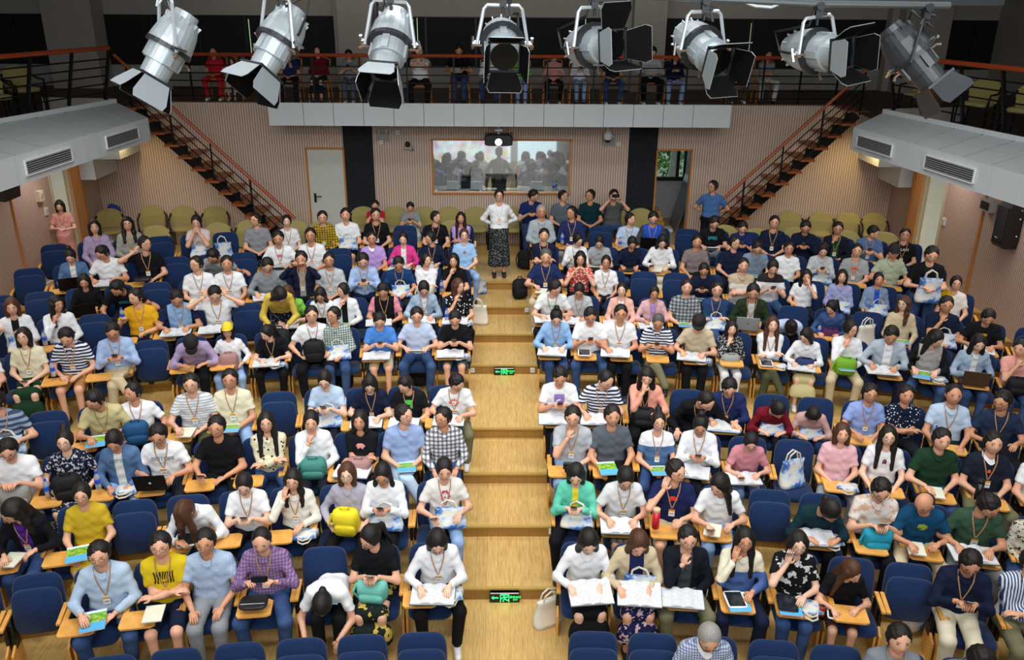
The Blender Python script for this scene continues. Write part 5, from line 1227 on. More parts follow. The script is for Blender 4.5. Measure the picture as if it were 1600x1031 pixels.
# ---------------------------------------------------------------- people
POSEW = {'lap': 'sitting upright', 'down': 'looking down', 'arms': 'arms crossed', 'read': 'head bowed', 'write': 'bending to the board', 'phone': 'head bowed', 'hold': 'hands in front', 'camera': 'hands raised', 'chin': 'hand raised',
 'cheek': 'hand raised', 'face': 'both hands raised', 'bend': 'leaning over', 'bendlow': 'folded forward', 'sleep': 'bowed low', 'laptop': 'hands on keys', 'rail': 'leaning on the rail'}
FEM = {'bob', 'wavy', 'bun', 'tied', 'long', 'ponytail', 'pigtails', 'bobshort'}
def make_person(Mroot, sc, pose, turn, hair, top, bottom, ex, desc, seed, full=True):
    rr = random.Random(seed); J = joints(pose); sl, tc = top.split() if ' ' in top else ('S', top)
    bk, bc = bottom.split() if ' ' in bottom else ('T', bottom)
    if bottom.startswith('dress'): bk, bc = 'K', tc
    up = bool(J['up']); bare = bk in 'KH' or up
    st = hair
    hc = 'k'
    for a, b in (('longbrown', ('long', 'b')), ('brownlong', ('wavy', 'b')), ('bobbrown', ('bob', 'b')), ('tiedbrown', ('tied', 'b')), ('gray', ('gray', 'g')), ('graydark', ('gray', 'd')), ('capblack', ('short', 'K')), ('capyellow', ('bob', 'Y')), ('bobfront', ('bob', 'k'))):
        if hair == a: st, hc = b
    capc = hc if hc in 'KY' else None
    if capc: hc = 'k'
    fem = st in FEM
    sx = sc*(.93 if fem else 1.02)
    body = bpy.data.objects.new('person', body_mesh(pose, turn, bare)); link(body)
    body.matrix_world = Mroot @ Matrix.Diagonal((sx, sc, sc, 1)); omat(body, MC['skin_'+rr.choice('aabc' if fem else 'aabb')])
    tag(body, 'person in '+desc, 'person', 'seated audience')
    t = ob('shirt', top_mesh(pose, sl), body); omat(t, cloth(tc))
    var = 0 if (bk != 'T' or up) else rr.choice((0, 0, 1, 1, 2) if pose in ('lap', 'lap2', 'phone', 'arms', 'chin') else (0, 1))
    b = ob({'T': 'trousers', 'K': 'skirt', 'H': 'shorts'}[bk], bottom_mesh(bk, var, up), body); omat(b, cloth(bc))
    M_ = headmat(J, turn)
    h = ob('hair', hair_mesh(st, J['pitch']), body); h.matrix_local = M_; omat(h, HAIRC[hc])
    if capc: c = ob('cap', cap_mesh(), body); c.matrix_local = M_; omat(c, HAIRC[capc])
    f = ob('eyes_and_mouth', feat_mesh(), body); f.matrix_local = M_
    if 'G' in ex: g = ob('glasses', glasses_mesh(), body); g.matrix_local = M_
    LR = J['Rl'].to_4x4(); LR.translation = PIV-J['Rl'] @ PIV+Vector((0, 0, J['up']))
    if ('L' in ex or 'LW' in ex) and pose not in ('bendlow', 'sleep'):
        l1, l2 = lanyard_meshes(); o = ob('lanyard', l1, body); o.matrix_local = LR; omat(o, plain('lanyard_brown', 'A87E5A', .7) if 'L' in ex else plain('lanyard_white', 'C9D4DC', .7)); ob('badge', l2, o)
    if ('shirt' in desc.replace('T-shirt', '').replace('sweatshirt', '') or 'polo' in desc or 'blouse' in desc):
        o = ob('collar', collar_mesh(), body); o.matrix_local = LR; omat(o, cloth('whiteblue' if 'white collar' in desc else tc))
    if PRINTS.get(tc):
        pc, w_, h_, kd = PRINTS[tc]; o = ob('shirt_print', print_mesh(w_, h_), body); o.matrix_local = LR; omat(o, printm(pc, kd))
    for k_, (tx, col_, sz_, z_, x_) in {'white ISOTOPE': ('ISOTOPE', '3A4560', .062, .90, .01), 'denim jacket looking': ('JUST DO', '1E6A50', .05, .93, 0), 'black T-shirt with big white': ('IKLAVI', 'E4E6E8', .07, .92, 0)}.items():
        if desc.startswith(k_):
            cu = bpy.data.curves.new('t', 'FONT'); cu.body = tx; cu.size = sz_; cu.align_x = 'CENTER'; t0 = bpy.data.objects.new('t', cu); me_ = bpy.data.meshes.new_from_object(t0); bpy.data.objects.remove(t0)
            for v_ in me_.vertices: a_, b_ = v_.co.x+x_, v_.co.y+z_; v_.co = (a_, front_y(a_, b_, .014)-.014, b_)
            me_.materials.clear(); me_.materials.append(plain('lettering_'+col_, col_)); o = ob('shirt_lettering', me_, body); o.matrix_local = LR
    lg = legs(var, up)
    if full:
        scol = rr.choice(('E4E6E8', '1A1B1E', '1A1B1E', 'D9DADC', '2A3350'))
        for a, k_, c in lg:
            s_ = ob('shoe', shoe_mesh(), body, (c[0], c[1]+.01, c[2]-.09)); omat(s_, plain('shoe_'+scol, scol, .5))
    return body
rows = {}
for li, line in enumerate(PEOPLE.strip().split('\n')):
    q = line.split('|'); x, y = map(float, q[0].split(',')); exl = q[7].split(); cols = {'B': None, 'desk': False, 'd': q[8]}
    e2 = []; k = 0
    while k < len(exl):
        e = exl[k]; e2.append(e)
        if e == 'B' and k+1 < len(exl):
            cols['B'] = exl[k+1]; k += 1
            if q[2] in ('lap', 'hold'): q[2] = 'hug'
        k += 1
    if any(e in e2 for e in ('O', 'O2', 'N', 'Nb', 'Md', 'V', 'C', 'S', 'A', 'A2', 'Ad', 'D', 'Dc', 'Dm', 'F', 'R')) or ('W' in e2 and q[2] != 'bottle'): cols['desk'] = True
    if q[8].startswith(('white shirt and black skirt, long', 'beige cardigan over')): cols['desk'] = False; cols['lapbook'] = True
    if q[2] == 'lap': q[2] = ('lap', 'lap2', 'lap3' if cols['desk'] else 'lap')[li % 3]
    rows.setdefault(q[1], []).append(dict(x=x, y=y, pose=q[2], turn=q[3], hair=q[4], top=q[5], bottom=q[6], ex=e2, cols=cols, desc=q[8], seed=li))
SLOT = {i: ([-.73-.57*k for k in range(14)], [.92+.57*k for k in range(14)]) for i in range(-1, 9)}
def proj(P):
    q = Vector(P)-Vector((0, 0, CH)); dd = q.dot(FW); return 800+CF*q.dot(RT)/dd, 515.5-CF*q.dot(UP)/dd
def place_person(p, i, Yf, zf, snap=None, scl=(.90, 1.10), rot=True, full=True, dxm=.13):
    J = joints(p['pose']); hc = headmat(J, p['turn']).translation
    X = hitz(p['x'], p['y'], zf+hc.z).x - hc.x
    for _ in range(3):
        Y = Yf(X); T_ = hity(p['x'], p['y'], Y+hc.y); X = T_.x-hc.x
    s = max(scl[0], min(scl[1], (T_.z-zf)/hc.z))
    Xf = X if snap is None else max(snap-dxm, min(snap+dxm, X))
    M = Matrix.Translation((Xf, Yf(Xf) if snap is not None else Y, zf)) @ Matrix.Rotation((-X/22+math.radians((p['seed']*37 % 13)-6)) if rot else 0, 4, 'Z')
    b = make_person(M, s, p['pose'], p['turn'], p['hair'], p['top'], p['bottom'], p['ex'], p['desc'], p['seed'], full)
    CUR['d'] = 'wearer of '+p['desc']
    if p['pose'] == 'stoop': pass
    add_items(p['ex'], M @ Matrix.Scale(s, 4) if p['pose'] in STANDING or True else M, p['pose'], p['cols'])
    return b
LOG = []
for i in range(-1, 9):
    ps = rows.get(str(i), []); taken = {}
    for p in sorted(ps, key=lambda p: abs(p['x']-790)):
        J = joints(p['pose']); hc = headmat(J, p['turn']).translation
        X = hitz(p['x'], p['y'], i*r_+hc.z).x-hc.x*(1 if p['pose'] not in ('bend',) else 1)
        side = 0 if X < .1 else 1; sl_ = SLOT[i][side]
        k = min((k for k in range(14) if (side, k) not in taken), key=lambda k: abs(sl_[k]-X))
        taken[(side, k)] = p; p['slot'] = sl_[k]
        if abs(sl_[k]-X) > .3: LOG.append((i, p['x'], p['y'], round(X, 2), round(sl_[k], 2), p['pose']))
    for side in (0, 1):
        for k in range(14):
            X = SLOT[i][side][k]
            if abs(X) > 8.15 + (.3 if i < 6 else 0): continue
            Y = rowy(i, X); px, py = proj((X, Y+.15, i*r_+.9))
            if not (-45 < px < 1645 and py < 1120): continue
            p = taken.get((side, k))
            if p:
                place_person(p, i, lambda x, i=i: rowy(i, x), i*r_, X)
                make_seat(X, i, False, p['cols']['desk'], 'blue seat under the wearer of '+p['desc'])
            else:
                n1 = next(((taken[(side, k-j)], j, 'wall') for j in range(1, 14) if (side, k-j) in taken), None)
                n2 = next(((taken[(side, k+j)], j, 'aisle') for j in range(1, 14) if (side, k+j) in taken), None)
                nb = min([n for n in (n1, n2) if n], key=lambda n: n[1], default=None)
                if nb:
                    o_ = {1: '', 2: 'second ', 3: 'third ', 4: 'fourth ', 5: 'fifth '}.get(nb[1], 'sixth ')
                    L_ = '%sempty seat, %s side of wearer of %s' % (o_, nb[2], nb[0]['desc'])
                    if len(L_.split()) > 16: L_ = '%sempty seat %sward from wearer of %s' % (o_, nb[2], nb[0]['desc'])
                    if len(L_.split()) > 16: L_ = '%sempty seat %sward from %s' % (o_, nb[2], nb[0]['desc'])
                else: L_ = '%s empty seat from the aisle in the front row, %s side' % (['first', 'second', 'third', 'fourth', 'fifth', 'sixth', 'seventh', 'eighth', 'ninth', 'tenth', 'eleventh'][k], 'white door' if side == 0 else 'loudspeaker')
                if i == -1: L_ = '%s blue seat from the aisle in the nearest row, %s side' % (['first', 'second', 'third', 'fourth', 'fifth', 'sixth', 'seventh', 'eighth', 'ninth', 'tenth', 'eleventh'][k], 'white door' if side == 0 else 'loudspeaker')
                bagseat = (i == 2 and abs(X-SLOT[2][1][6]) < .1 and False)
                s_ = make_seat(X, i, True, False, L_); s_['k'] = 1
# ---------------------------------------------------------------- loose olive armchairs at the back and on the galleries
def yc_parts():
    g = {}; V = []; F = []; n = 14
    out = [(-.235, .0), (-.265, .22)]+[(.275*math.cos(a), .25+.17*math.sin(a)) for a in [PI-PI*k/10 for k in range(11)]]+[(.265, .22), (.235, .0)]
    m_ = len(out)
    for (x, z) in out:
        yb = -(1-(x/.28)**2)*(-.06); V += [(x, .20+yb+z*.12, .44+z), (x, .25+yb+z*.12, .44+z)]
    F = [tuple(2*k for k in range(m_)), tuple(2*k+1 for k in range(m_))[::-1]]+[(2*k, 2*k+1, (2*k+3) % (2*m_), (2*k+2) % (2*m_)) for k in range(m_)]
    g['backrest'] = mesh('backrest', V, F, [YELF]); g['seat'] = MB().pad(.50, .48, .07, (0, .0, .43), rx(90), .5, 20).me('seat', [YELF], True)
    for s, nm in ((-1, 'al'), (1, 'ar')): g[nm] = MB().tube([(s*.24, .28, .74), (s*.29, .20, .66), (s*.31, .0, .62), (s*.30, -.22, .62), (s*.29, -.25, .50), (s*.28, -.24, .0)], .020, 6).me('armrest', [BLKM])
    for q, (x, y) in enumerate(((-.24, .24), (.24, .24), (-.26, -.20), (.26, -.20))): g['leg%d' % q] = MB().tube([(x*.95, y, .42), (x, y*1.05, 0)], .016, 6).me('leg', [BLKM])
    return g
YP = yc_parts()
def olive_chair(P, rot, label):
    o = empty('armchair', P, rot); tag(o, label, 'chair', 'olive-yellow stacking armchairs')
    ob('backrest', YP['backrest'], o); ob('seat', YP['seat'], o); ob('armrest', YP['al'], o); ob('armrest', YP['ar'], o)
    for q in range(4): ob('leg', YP['leg%d' % q], o)
    return o
def olive_px(x, v, label, z=ZT, fwd=0):
    P = hitz(x, v, z+.86); y = min(P.y-.28, 18.72); P = hity(x, v, y+.28); olive_chair((P.x, y, z), -P.x/22, label)
OL = [(177, 326, 'in the corner, blue cloth behind it'), (243, 320, 'by the wall under the first stair treads'), (291, 319, 'by the wall, third from the corner'), (340, 320, 'by the wall, fourth from the corner'),
 (250, 353, 'standing before the wall row near the corner'), (345, 348, 'behind the blush top pressing hands to the face'), (393, 344, 'behind the plain grey shirt'), (466, 345, 'behind the white T-shirt with pink print'), (505, 346, 'behind the yellow and black plaid shirt'),
 (569, 321, 'before the black wall band by the white door'), (618, 322, 'between the red and the grey T-shirts'), (664, 322, 'at the wall beside the grey T-shirt'), (702, 318, 'brown and wicker-like, below the wide window'), (744, 323, 'next to the aisle, white lace top side'),
 (798, 324, 'next to the dark blue T-shirt by the aisle'), (833, 322, 'under the dark blue T-shirt at the wall'), (880, 322, 'under the slate grey T-shirt'), (922, 322, 'under the dark teal T-shirt'), (959, 322, 'under the dark grey T-shirt aiming a phone'), (999, 326, 'before the black wall band by the passage'),
 (1129, 352, 'behind the black T-shirt with teal print'), (1178, 357, 'behind the dark blue polo shirt'), (1230, 330, 'at the wall under the stairs, passage side'), (1239, 355, 'behind the navy T-shirt with lettering'), (1278, 331, 'at the wall behind the navy henley'),
 (1320, 333, 'at the wall, second from the corner by the loudspeaker'), (1360, 333, 'at the wall, last in the corner by the loudspeaker'), (1317, 361, 'between the dark jacket and the slate blue shirt'), (1376, 363, 'behind the slate blue shirt'), (706, 345, 'behind the lilac T-shirt with long hair')]
for x, v, l in OL: olive_px(x, v, 'olive armchair '+l)
for s, pts in ((-1, ((-9.0, 15.8), (-9.5, 14.9), (-9.9, 14.0), (-9.2, 17.2), (-10.3, 13.1), (-10.7, 12.2))), (1, ((8.6, 15.6), (8.95, 14.7), (9.3, 13.8), (9.6, 12.9), (8.3, 17.2), (9.9, 12.0)))):
    for k, (x, y) in enumerate(pts): olive_chair((x, y, ZB+.01), -s*math.radians(50), 'olive armchair on the dark gallery, %s one %s' % (['third', 'second', 'first', 'last', 'fourth', 'fifth'][k], 'above the pink dress' if s < 0 else 'above the loudspeaker'))
for n_, st_ in (('9', None),):
    for p in rows.get('9', []): place_person(p, 9, lambda x: 18.30 if x > .3 else 18.35, ZT, None, (.8, 1.15), False)
# ---------------------------------------------------------------- standing people
STY = {93: 16.6, 780: 16.55, 1113: 17.75, 430: None, 1456: None}
for p in rows['st']:
    yy = STY.get(int(p['x'])); z = ZT
    if int(p['x']) == 430: yy, z = yr(5, -3.6)-.75, 5*r_
    if int(p['x']) == 1456: yy, z = yr(6, 7.3)-.62, 6*r_
    place_person(p, 0, lambda x, yy=yy: yy, z, None, (.86, 1.12), True)
# ---------------------------------------------------------------- balcony audience on wooden chairs
def wc_parts():
    w_ = m_wood('chair_wood', 'A8602A', 'C47A38'); g = {}
    g['seat'] = MB().pad(.44, .42, .04, (0, 0, .44), rx(90), .5, 16).me('seat', [w_]); b = MB(); b.tube([(-.2, .2, .44), (-.2, .26, .88), (0, .28, .93), (.2, .26, .88), (.2, .2, .44)], .018, 6); b.box((0, .24, .7), (.12, .02, .42)); g['backrest'] = b.me('backrest', [w_])
    for q, (x, y) in enumerate(((-.2, .2), (.2, .2), (-.2, -.18), (.2, -.18))): g['leg%d' % q] = MB().tube([(x, y, .44), (x*1.1, y*1.1, 0)], .018, 6).me('leg', [w_])
    return g
WP = wc_parts()
BAL = """
334,88|lap|short|S red|T red|red outfit beside a child on the balcony
362,96|lap|bob|S patterned|K patterned|small patterned outfit, a child on the balcony
452,97|lap|short|S darkblue|T dark|dark shirt half hidden by a spotlight
496,80|lap|tied|L burgundy|K dark|wine red blouse on the balcony
545,94|phone|short|S grey|T greyblue2|grey and black T-shirt by the pale column
655,80|rail|short|S white|T black|white shirt leaning both arms on the rail
717,78|read|short|S black|T denim|black T-shirt reading on the balcony
765,94|lap|short|L white|T denim|white shirt behind the fourth spotlight
815,86|phone|long|L green|T lightdenim|dark green top with a raised phone
866,94|write|tied|L pink|T black|pink jacket writing on the balcony
907,94|phone|bob|L white|T lightdenim|white jumper behind the fifth spotlight
958,92|lap|short|S dark|T denim|dark top hidden behind black barn doors
1020,82|read|short|L lightgrey|T black|light grey jumper reading a blue magazine
1056,92|phone|bob|L navy|T lightdenim|navy jacket over white, by the sixth spotlight
1153,88|lap|short|S black|T olive|black T-shirt in the shade of the balcony
1200,92|arms|short|S grey|T light|pale trousers at the far end of the balcony
"""
for li, line in enumerate(BAL.strip().split('\n')):
    q = line.split('|'); x, y = map(float, q[0].split(',')); e_ = ['M'] if 'reading' in q[5] else (['P'] if q[1] == 'phone' else [])
    p = dict(x=x, y=y, pose=q[1], turn='0', hair=q[2], top=q[3], bottom=q[4], ex=e_, cols={'B': None, 'desk': False, 'd': q[5]}, desc=q[5], seed=300+li)
    if q[1] == 'rail': b = place_person(p, 0, lambda x: 18.55, ZB, None, (.7, 1.1), False)
    else: b = place_person(p, 0, lambda x: 19.35 if abs(x) < 4.8 else 19.75, ZB, None, (.6 if 'child' in q[5] and 'small' in q[5] else .84, 1.05), False)
    b['group'] = 'people on the balcony'
    c = empty('wooden_chair', (b.matrix_world.translation.x, b.matrix_world.translation.y+.02, ZB)); tag(c, 'wooden balcony chair under the wearer of '+q[5], 'chair', 'wooden balcony chairs')
    ob('seat', WP['seat'], c); ob('backrest', WP['backrest'], c)
    for k in range(4): ob('leg', WP['leg%d' % k], c)
# ---------------------------------------------------------------- stage spotlights hanging close to the camera
SPB = plain('spot_silver', 'A8B4BC', .4, .35); SPD = plain('spot_dark', '2C3136', .4, .3); FLB = plain('flap_black', '050506', .8, 0, .15)
def lathe(mb, prof, n=24):   # profile of (z, r) along local z
    return mb.tube([(0, 0, z) for z, r in prof], [r for z, r in prof], n)
def spot_parts(silver, dark):
    g = {}
    b = MB(); lathe(b, [(-.30, .06), (-.295, .088), (-.25, .092), (-.248, .112), (-.16, .142), (-.06, .158), (-.02, .160), (-.02, .12)]); g['body'] = b.me('lamp_housing', [silver], False)
    f = MB()
    for k in range(12):
        a = 2*PI*k/12; f.box((math.cos(a)*.112, math.sin(a)*.112, -.20), (.018, .008, .10), Matrix.Rotation(a, 3, 'Z') @ ry(-16))
    g['fins'] = f.me('cooling_fins', [silver])
    c = MB(); lathe(c, [(-.03, .15), (-.03, .166), (.0, .166), (.0, .15)]); g['ring'] = c.me('clamp_ring', [dark])
    t = MB(); lathe(t, [(-.01, .125), (.10, .120), (.10, .127), (.115, .127), (.115, .104), (.22, .101), (.22, .09), (.20, .07)]); g['tube'] = t.me('lens_tube', [silver])
    r = MB()
    for a in (0, PI/2, PI, 3*PI/2): r.box((math.cos(a)*.125, math.sin(a)*.125, .055), (.022, .05, .11), Matrix.Rotation(a, 3, 'Z'))
    g['rib'] = r.me('tube_ribs', [silver])
    h = MB(); [h.box((x, y, .228), (sx, sy, .018)) for x, y, sx, sy in ((0, .108, .236, .018), (0, -.108, .236, .018), (.108, 0, .018, .236), (-.108, 0, .018, .236))]; g['frame'] = h.me('gel_frame', [dark])
    l = MB(); lathe(l, [(.224, .0), (.226, .099), (.215, .101)]); g['lens'] = l.me('lens', [plain('lens_dark', '0A0B0D', .05)])
    d = MB(); P = [(-.095, 0), (.095, 0), (.128, .14), (.112, .185), (-.112, .185), (-.128, .14)]
    d.prism(P, .004, ((0, 0, 0), (1, 0, 0), (0, 0, 1), (0, 1, 0))); d.cur = 1; d.prism([(x*.98, z*.98+.002) for x, z in P], .003, ((0, .0045, 0), (1, 0, 0), (0, 0, 1), (0, 1, 0))); g['flap'] = d.me('barn_door_flap', [silver, FLB])
    k = MB(); k.tube([(0, 0, 0), (0, .045, 0), (0, .07, .02)], [.009, .009, .014], 6); g['knob'] = k.me('handle', [plain('handle_tan', '6A5648', .5)])
    k = MB(); k.tube([(0, 0, 0), (0, .05, 0)], [.02, .016], 8); k.tube([(-.045, .05, .01), (.045, .05, -.01)], [.012, .012], 6); g['wing'] = k.me('wing_knob', [CHROME])
    return g
GS, GD = spot_parts(SPB, SPD), spot_parts(plain('spot_grey_shade', '3B4046', .35, .3), SPD)
SPOTS = [  # yoke top px, pivot px, rear px, lens px, label
 ((258, -6), (262, 78), (288, 30), (237, 124), 'first from the pink dress side, over the left gallery stair'),
 ((433, -4), (432, 70), (455, 24), (411, 116), 'second from the pink dress side'),
 ((610, 2), (609, 72), (616, 26), (603, 122), 'pointing straight down, before the arms-on-rail person'),
 ((786, 8), (785, 70), (783, 38), (790, 104), 'hanging right above the projector'),
 ((929, 11), (930, 72), (908, 58), (956, 86), 'with one door closed up, beside the one above the projector'),
 ((1101, 18), (1098, 76), (1083, 46), (1118, 112), 'third from the loudspeaker side'),
 ((1278, 26), (1278, 80), (1257, 64), (1304, 100), 'second from the loudspeaker side, turned sideways'),
 ((1446, 28), (1428, 92), (1400, 58), (1480, 158), 'dark, with orange light leaking out, nearest the loudspeaker')]
PY = 6.5; pipe_pts = []
for n_, (K, Pv, Re, Le, lb) in enumerate(SPOTS):
    k3, p3 = hity(*K, PY), hity(*Pv, PY); sc = PY*1.03/CF
    dx, dv = (Le[0]-Re[0])*sc, (Le[1]-Re[1])*sc; L2 = math.hypot(dx, dv); tot = .52
    dep = math.sqrt(max(.0, tot*tot-L2*L2)); ax = (RT*dx-UP*dv-FW*dep).normalized()
    G_ = GD if n_ == 7 else GS
    root = empty('stage_spotlight', k3); tag(root, ('silver stage spotlight ' if n_ < 7 else 'stage spotlight ')+lb, 'spotlight', 'stage spotlights on the pipe')
    xax = (k3-p3).cross(ax); xax = RT.copy() if abs(xax.normalized().dot(RT)) < .5 else xax.normalized()*(1 if xax.dot(RT) > 0 else -1)
    xax = (xax-ax*xax.dot(ax)).normalized(); yax = ax.cross(xax)
    M = Matrix((xax, yax, ax)).transposed().to_4x4(); M.translation = p3; Ml = Matrix.Translation(-k3) @ M
    def part(nm, key, m=None, par=None):
        o = bpy.data.objects.new(nm, G_[key]); link(o, par or root); o.matrix_local = m if par else (Ml @ m if m is not None else Ml); return o
    hs = part('lamp_housing', 'body'); part('cooling_fins', 'fins', Matrix.Identity(4), hs)
    part('clamp_ring', 'ring'); tb = part('lens_tube', 'tube'); part('tube_ribs', 'rib', Matrix.Identity(4), tb); part('lens', 'lens'); part('gel_frame', 'frame')
    fl = (24, 14, 30, 12) if n_ != 4 else (16, 40, 70, 8)
    for q, a in enumerate((0, PI/2, PI, -PI/2)):
        m = Matrix.Rotation(a, 4, 'Z') @ Matrix.Translation((0, -.114, .232)) @ Matrix.Rotation(math.radians(fl[q]), 4, 'X'); part('barn_door_flap', 'flap', m)
    for s in (-1, 1):
        part('handle', 'knob', Matrix.Translation((s*.15, 0, .02)) @ Matrix.Rotation(-s*PI/2, 4, 'Z')); part('wing_knob', 'wing', Matrix.Translation((s*.165, 0, -.03)) @ Matrix.Rotation(-s*PI/2, 4, 'Z'))
    part('handle', 'knob', Matrix.Translation((0, -.13, .03)) @ Matrix.Rotation(PI, 4, 'Z'))
    y_ = MB(); hw = .185; wv = xax
    if n_ == 7: wv = (xax*.5+FW*.6).normalized()
    pl, pr_ = p3-wv*hw, p3+wv*hw; tl, tr = k3-wv*hw*.72+Vector((0, 0, 0)), k3+wv*hw*.72
    y_.tube([q-k3 for q in (pl, tl+(pl-tl)*.10, tl*.93+tr*.07, tr*.93+tl*.07, tr+(pr_-tr)*.10, pr_)], .013, 6)
    ob('yoke', y_.me('yoke', [METG if n_ < 7 else SPD]), root)
    c_ = MB(); c_.box((0, 0, .03), (.05, .06, .08)); c_.tube([(0, 0, -.06), (0, 0, .06)], .010, 6); c_.tube([(0, -.05, .07), (0, .05, .07)], .03, 8); c_.tube([(.0, 0, .03), (.06, -.02, .02)], .012, 6)
    ob('hook_clamp', c_.me('hook_clamp', [SPD]), root)
    re3 = M @ Vector((0, 0, -.29)); cb = MB(); s = 1 if n_ % 2 else -1
    cb.tube([Vector((s*.03, 0, .05)), Vector((s*.06, -.02, -.06)), (re3-k3)+Vector((s*.13, -.03, .12)), (re3-k3)+xax*s*.14+ax*.05, (re3-k3)+ax*.18+xax*s*.16, (re3-k3)+ax*.2+xax*s*.12], .010, 6)
    ob('cable', cb.me('cable', [BLK if n_ not in (0,) else METG]), root)
    pipe_pts.append(k3+Vector((0, 0, .085)))
    if n_ == 7:
        ld = bpy.data.lights.new('spot_leak', 'POINT'); ld.energy = 5; ld.color = (1, .42, .12); ld.shadow_soft_size = .04; lo_ = bpy.data.objects.new('spot_leak', ld); link(lo_, root); lo_.matrix_local = Ml @ Matrix.Translation((0, .02, .30))
        em = emis('hot_lamp_orange', 'FF8A3A', 2.5)
        for a, z, L in ((200, -.005, .10), (215, .0, .06), (250, .112, .03), (265, .23, .05), (235, .23, .04)):
            q = Vector((math.cos(math.radians(a))*.135, math.sin(math.radians(a))*.135, z)); o = ob('light_slot', MB().box((0, 0, 0), (.012, L, .010)).me('s', [em]), root); o.matrix_local = Ml @ Matrix.Translation(q*1.0) @ Matrix.Rotation(math.radians(a), 4, 'Z')
pp = [pipe_pts[0]+(pipe_pts[0]-pipe_pts[1])*3]+pipe_pts+[pipe_pts[-1]+Vector((.16, 0, -.0))]
pb = empty('lighting_pipe'); tag(pb, 'grey steel lighting pipe carrying the stage spotlights', 'pipe')
ob('tube', MB().tube(pp, .024, 10).me('tube', [plain('pipe_grey', '5C6266', .35, .4)]), pb)
a_, b_ = hity(1185, -2, PY+.25), hity(1558, 3, PY+.25); ob('batten', MB().box((a_+b_)/2, ((b_-a_).length, .2, .06)).me('batten', [SPD]), pb)
lp = [hity(*q, PY) for q in ((1162, -8), (1166, 4), (1180, 9), (1205, 11), (1222, 4), (1240, -8))]; ob('bracket', MB().tube(lp, .014, 6).me('bracket', [METG]), pb)
# ---------------------------------------------------------------- projector under the balcony
P = hity(779, 219, 18.3); pj = empty('projector', P); tag(pj, 'black projector with bright lens hung over the control room window', 'projector')
ob('projector_body', MB().pad(.60, .24, .42, (0, .1, 0), rz(0), .3, 24, .2).me('b', [BLK]), pj); ob('lens', MB().tube([(0, -.09, -.02), (0, -.14, -.02)], [.085, .08], 16).me('l', [BLK]), pj)
ob('lens_glow', MB().tube([(0, -.142, -.02), (0, -.146, -.02)], [.068, .068], 16).me('g', [emis('projector_light', 'E6F6FF', 22)]), pj)
mb = MB(); mb.tube([(0, .1, .12), (0, .1, 4.1-P.z)], .03, 8); mb.box((0, .1, .20), (.16, .12, .03)); ob('mount', mb.me('m', [METG]), pj)
for s in (-1, 1): ob('corner_foot', MB().box((s*.27, .0, .13), (.05, .1, .06)).me('f', [BLK]), pj)
# ---------------------------------------------------------------- small fittings on the back wall
def at(x, v, Y=YB-.04): return hity(x, v, Y)
for x, v, l in ((598, 211, 'twin-lamp emergency light right of the black wall band'), (951, 219, 'twin-lamp emergency light behind the dome camera')):
    o = empty('emergency_light', at(x, v)); tag(o, l, 'emergency light'); ob('housing', MB().box((0, 0, -.03), (.27, .06, .16)).me('h', [plain('fitting_grey', '8F938F', .5)]), o)
    for s in (-1, 1): ob('lamp', MB().ell((s*.08, -.02, .09), (.05, .04, .05)).me('l', [plain('lamp_dull', 'B9BDB8', .2)]), o)
o = empty('dome_camera', at(950, 212, YB-.2)); tag(o, 'white dome security camera below the balcony', 'camera'); ob('dome', MB().ell((0, 0, 0), (.095, .095, .13), 14, 9).me('d', [WHT], True), o); ob('lens_dome', MB().ell((0, 0, -.09), (.07, .07, .06), 12, 7).me('l', [BLK], True), o); ob('arm', MB().tube([(0, 0, .12), (0, .02, .18), (0, .18, .18)], .03, 8).me('a', [WHT]), o)
o = empty('video_camera', at(637, 228, YB-.15)); tag(o, 'small black video camera on a wall shelf by the window', 'camera'); ob('camera_head', MB().ell((0, 0, .04), (.06, .06, .06)).me('h', [BLK]), o); ob('shelf', MB().box((0, .05, -.04), (.2, .2, .02)).me('s', [METG]), o); ob('cable', MB().tube([(.05, .1, -.05), (.12, .14, -.12), (.04, .14, -.14)], .008, 5).me('c', [BLK]), o)
for x, v, w_, h_, l in ((621, 207, .07, .09, 'white wall plate above the small video camera'), (596, 222, .09, .09, 'white wall box under the emergency light by the black band'), (967, 225, .09, .09, 'white wall box beside the dome camera')):
    o = empty('wall_plate', at(x, v)); tag(o, l, 'wall plate'); ob('plate', MB().box((0, 0, 0), (w_, .03, h_)).me('p', [WHT]), o); ob('button', MB().box((0, -.018, 0), (w_*.5, .008, h_*.5)).me('b', [METG]), o)
# side-wall fittings
def sidefit(name, cat, x, v, s, w_, h_, d_, label, mat, btn=True):
    P = hitx(x, v, s*(WX+.03)); o = empty(name, (P.x-s*d_/2, P.y, P.z)); tag(o, label, cat); ob('plate', MB().box((0, 0, 0), (d_, w_, h_)).me('p', [mat]), o)
    if btn: ob('button', MB().box((-s*(d_/2+.005), 0, 0), (.012, w_*.4, h_*.45)).me('b', [METG]), o)
sidefit('alarm_box', 'alarm', 59, 306, -1, .16, .20, .08, 'cream alarm box on the wall behind the pink dress', plain('cream_box', 'E0D3B8', .5)); sidefit('light_switch', 'switch', 71, 330, -1, .10, .14, .03, 'white light switch on the wall near the pink dress', WHT)
sidefit('light_switch', 'switch', 1476, 346, 1, .12, .15, .03, 'white light switch between doorway and loudspeaker', WHT)
P = hitx(1551, 321, WX); o = empty('emergency_light', (P.x-.08, P.y, P.z)); tag(o, 'grey framed black emergency lamp beside the loudspeaker', 'emergency light'); ob('housing', MB().box((0, 0, 0), (.12, .34, .20)).me('h', [METG]), o); ob('screen', MB().box((-.065, 0, 0), (.01, .26, .14)).me('s', [BLK]), o)
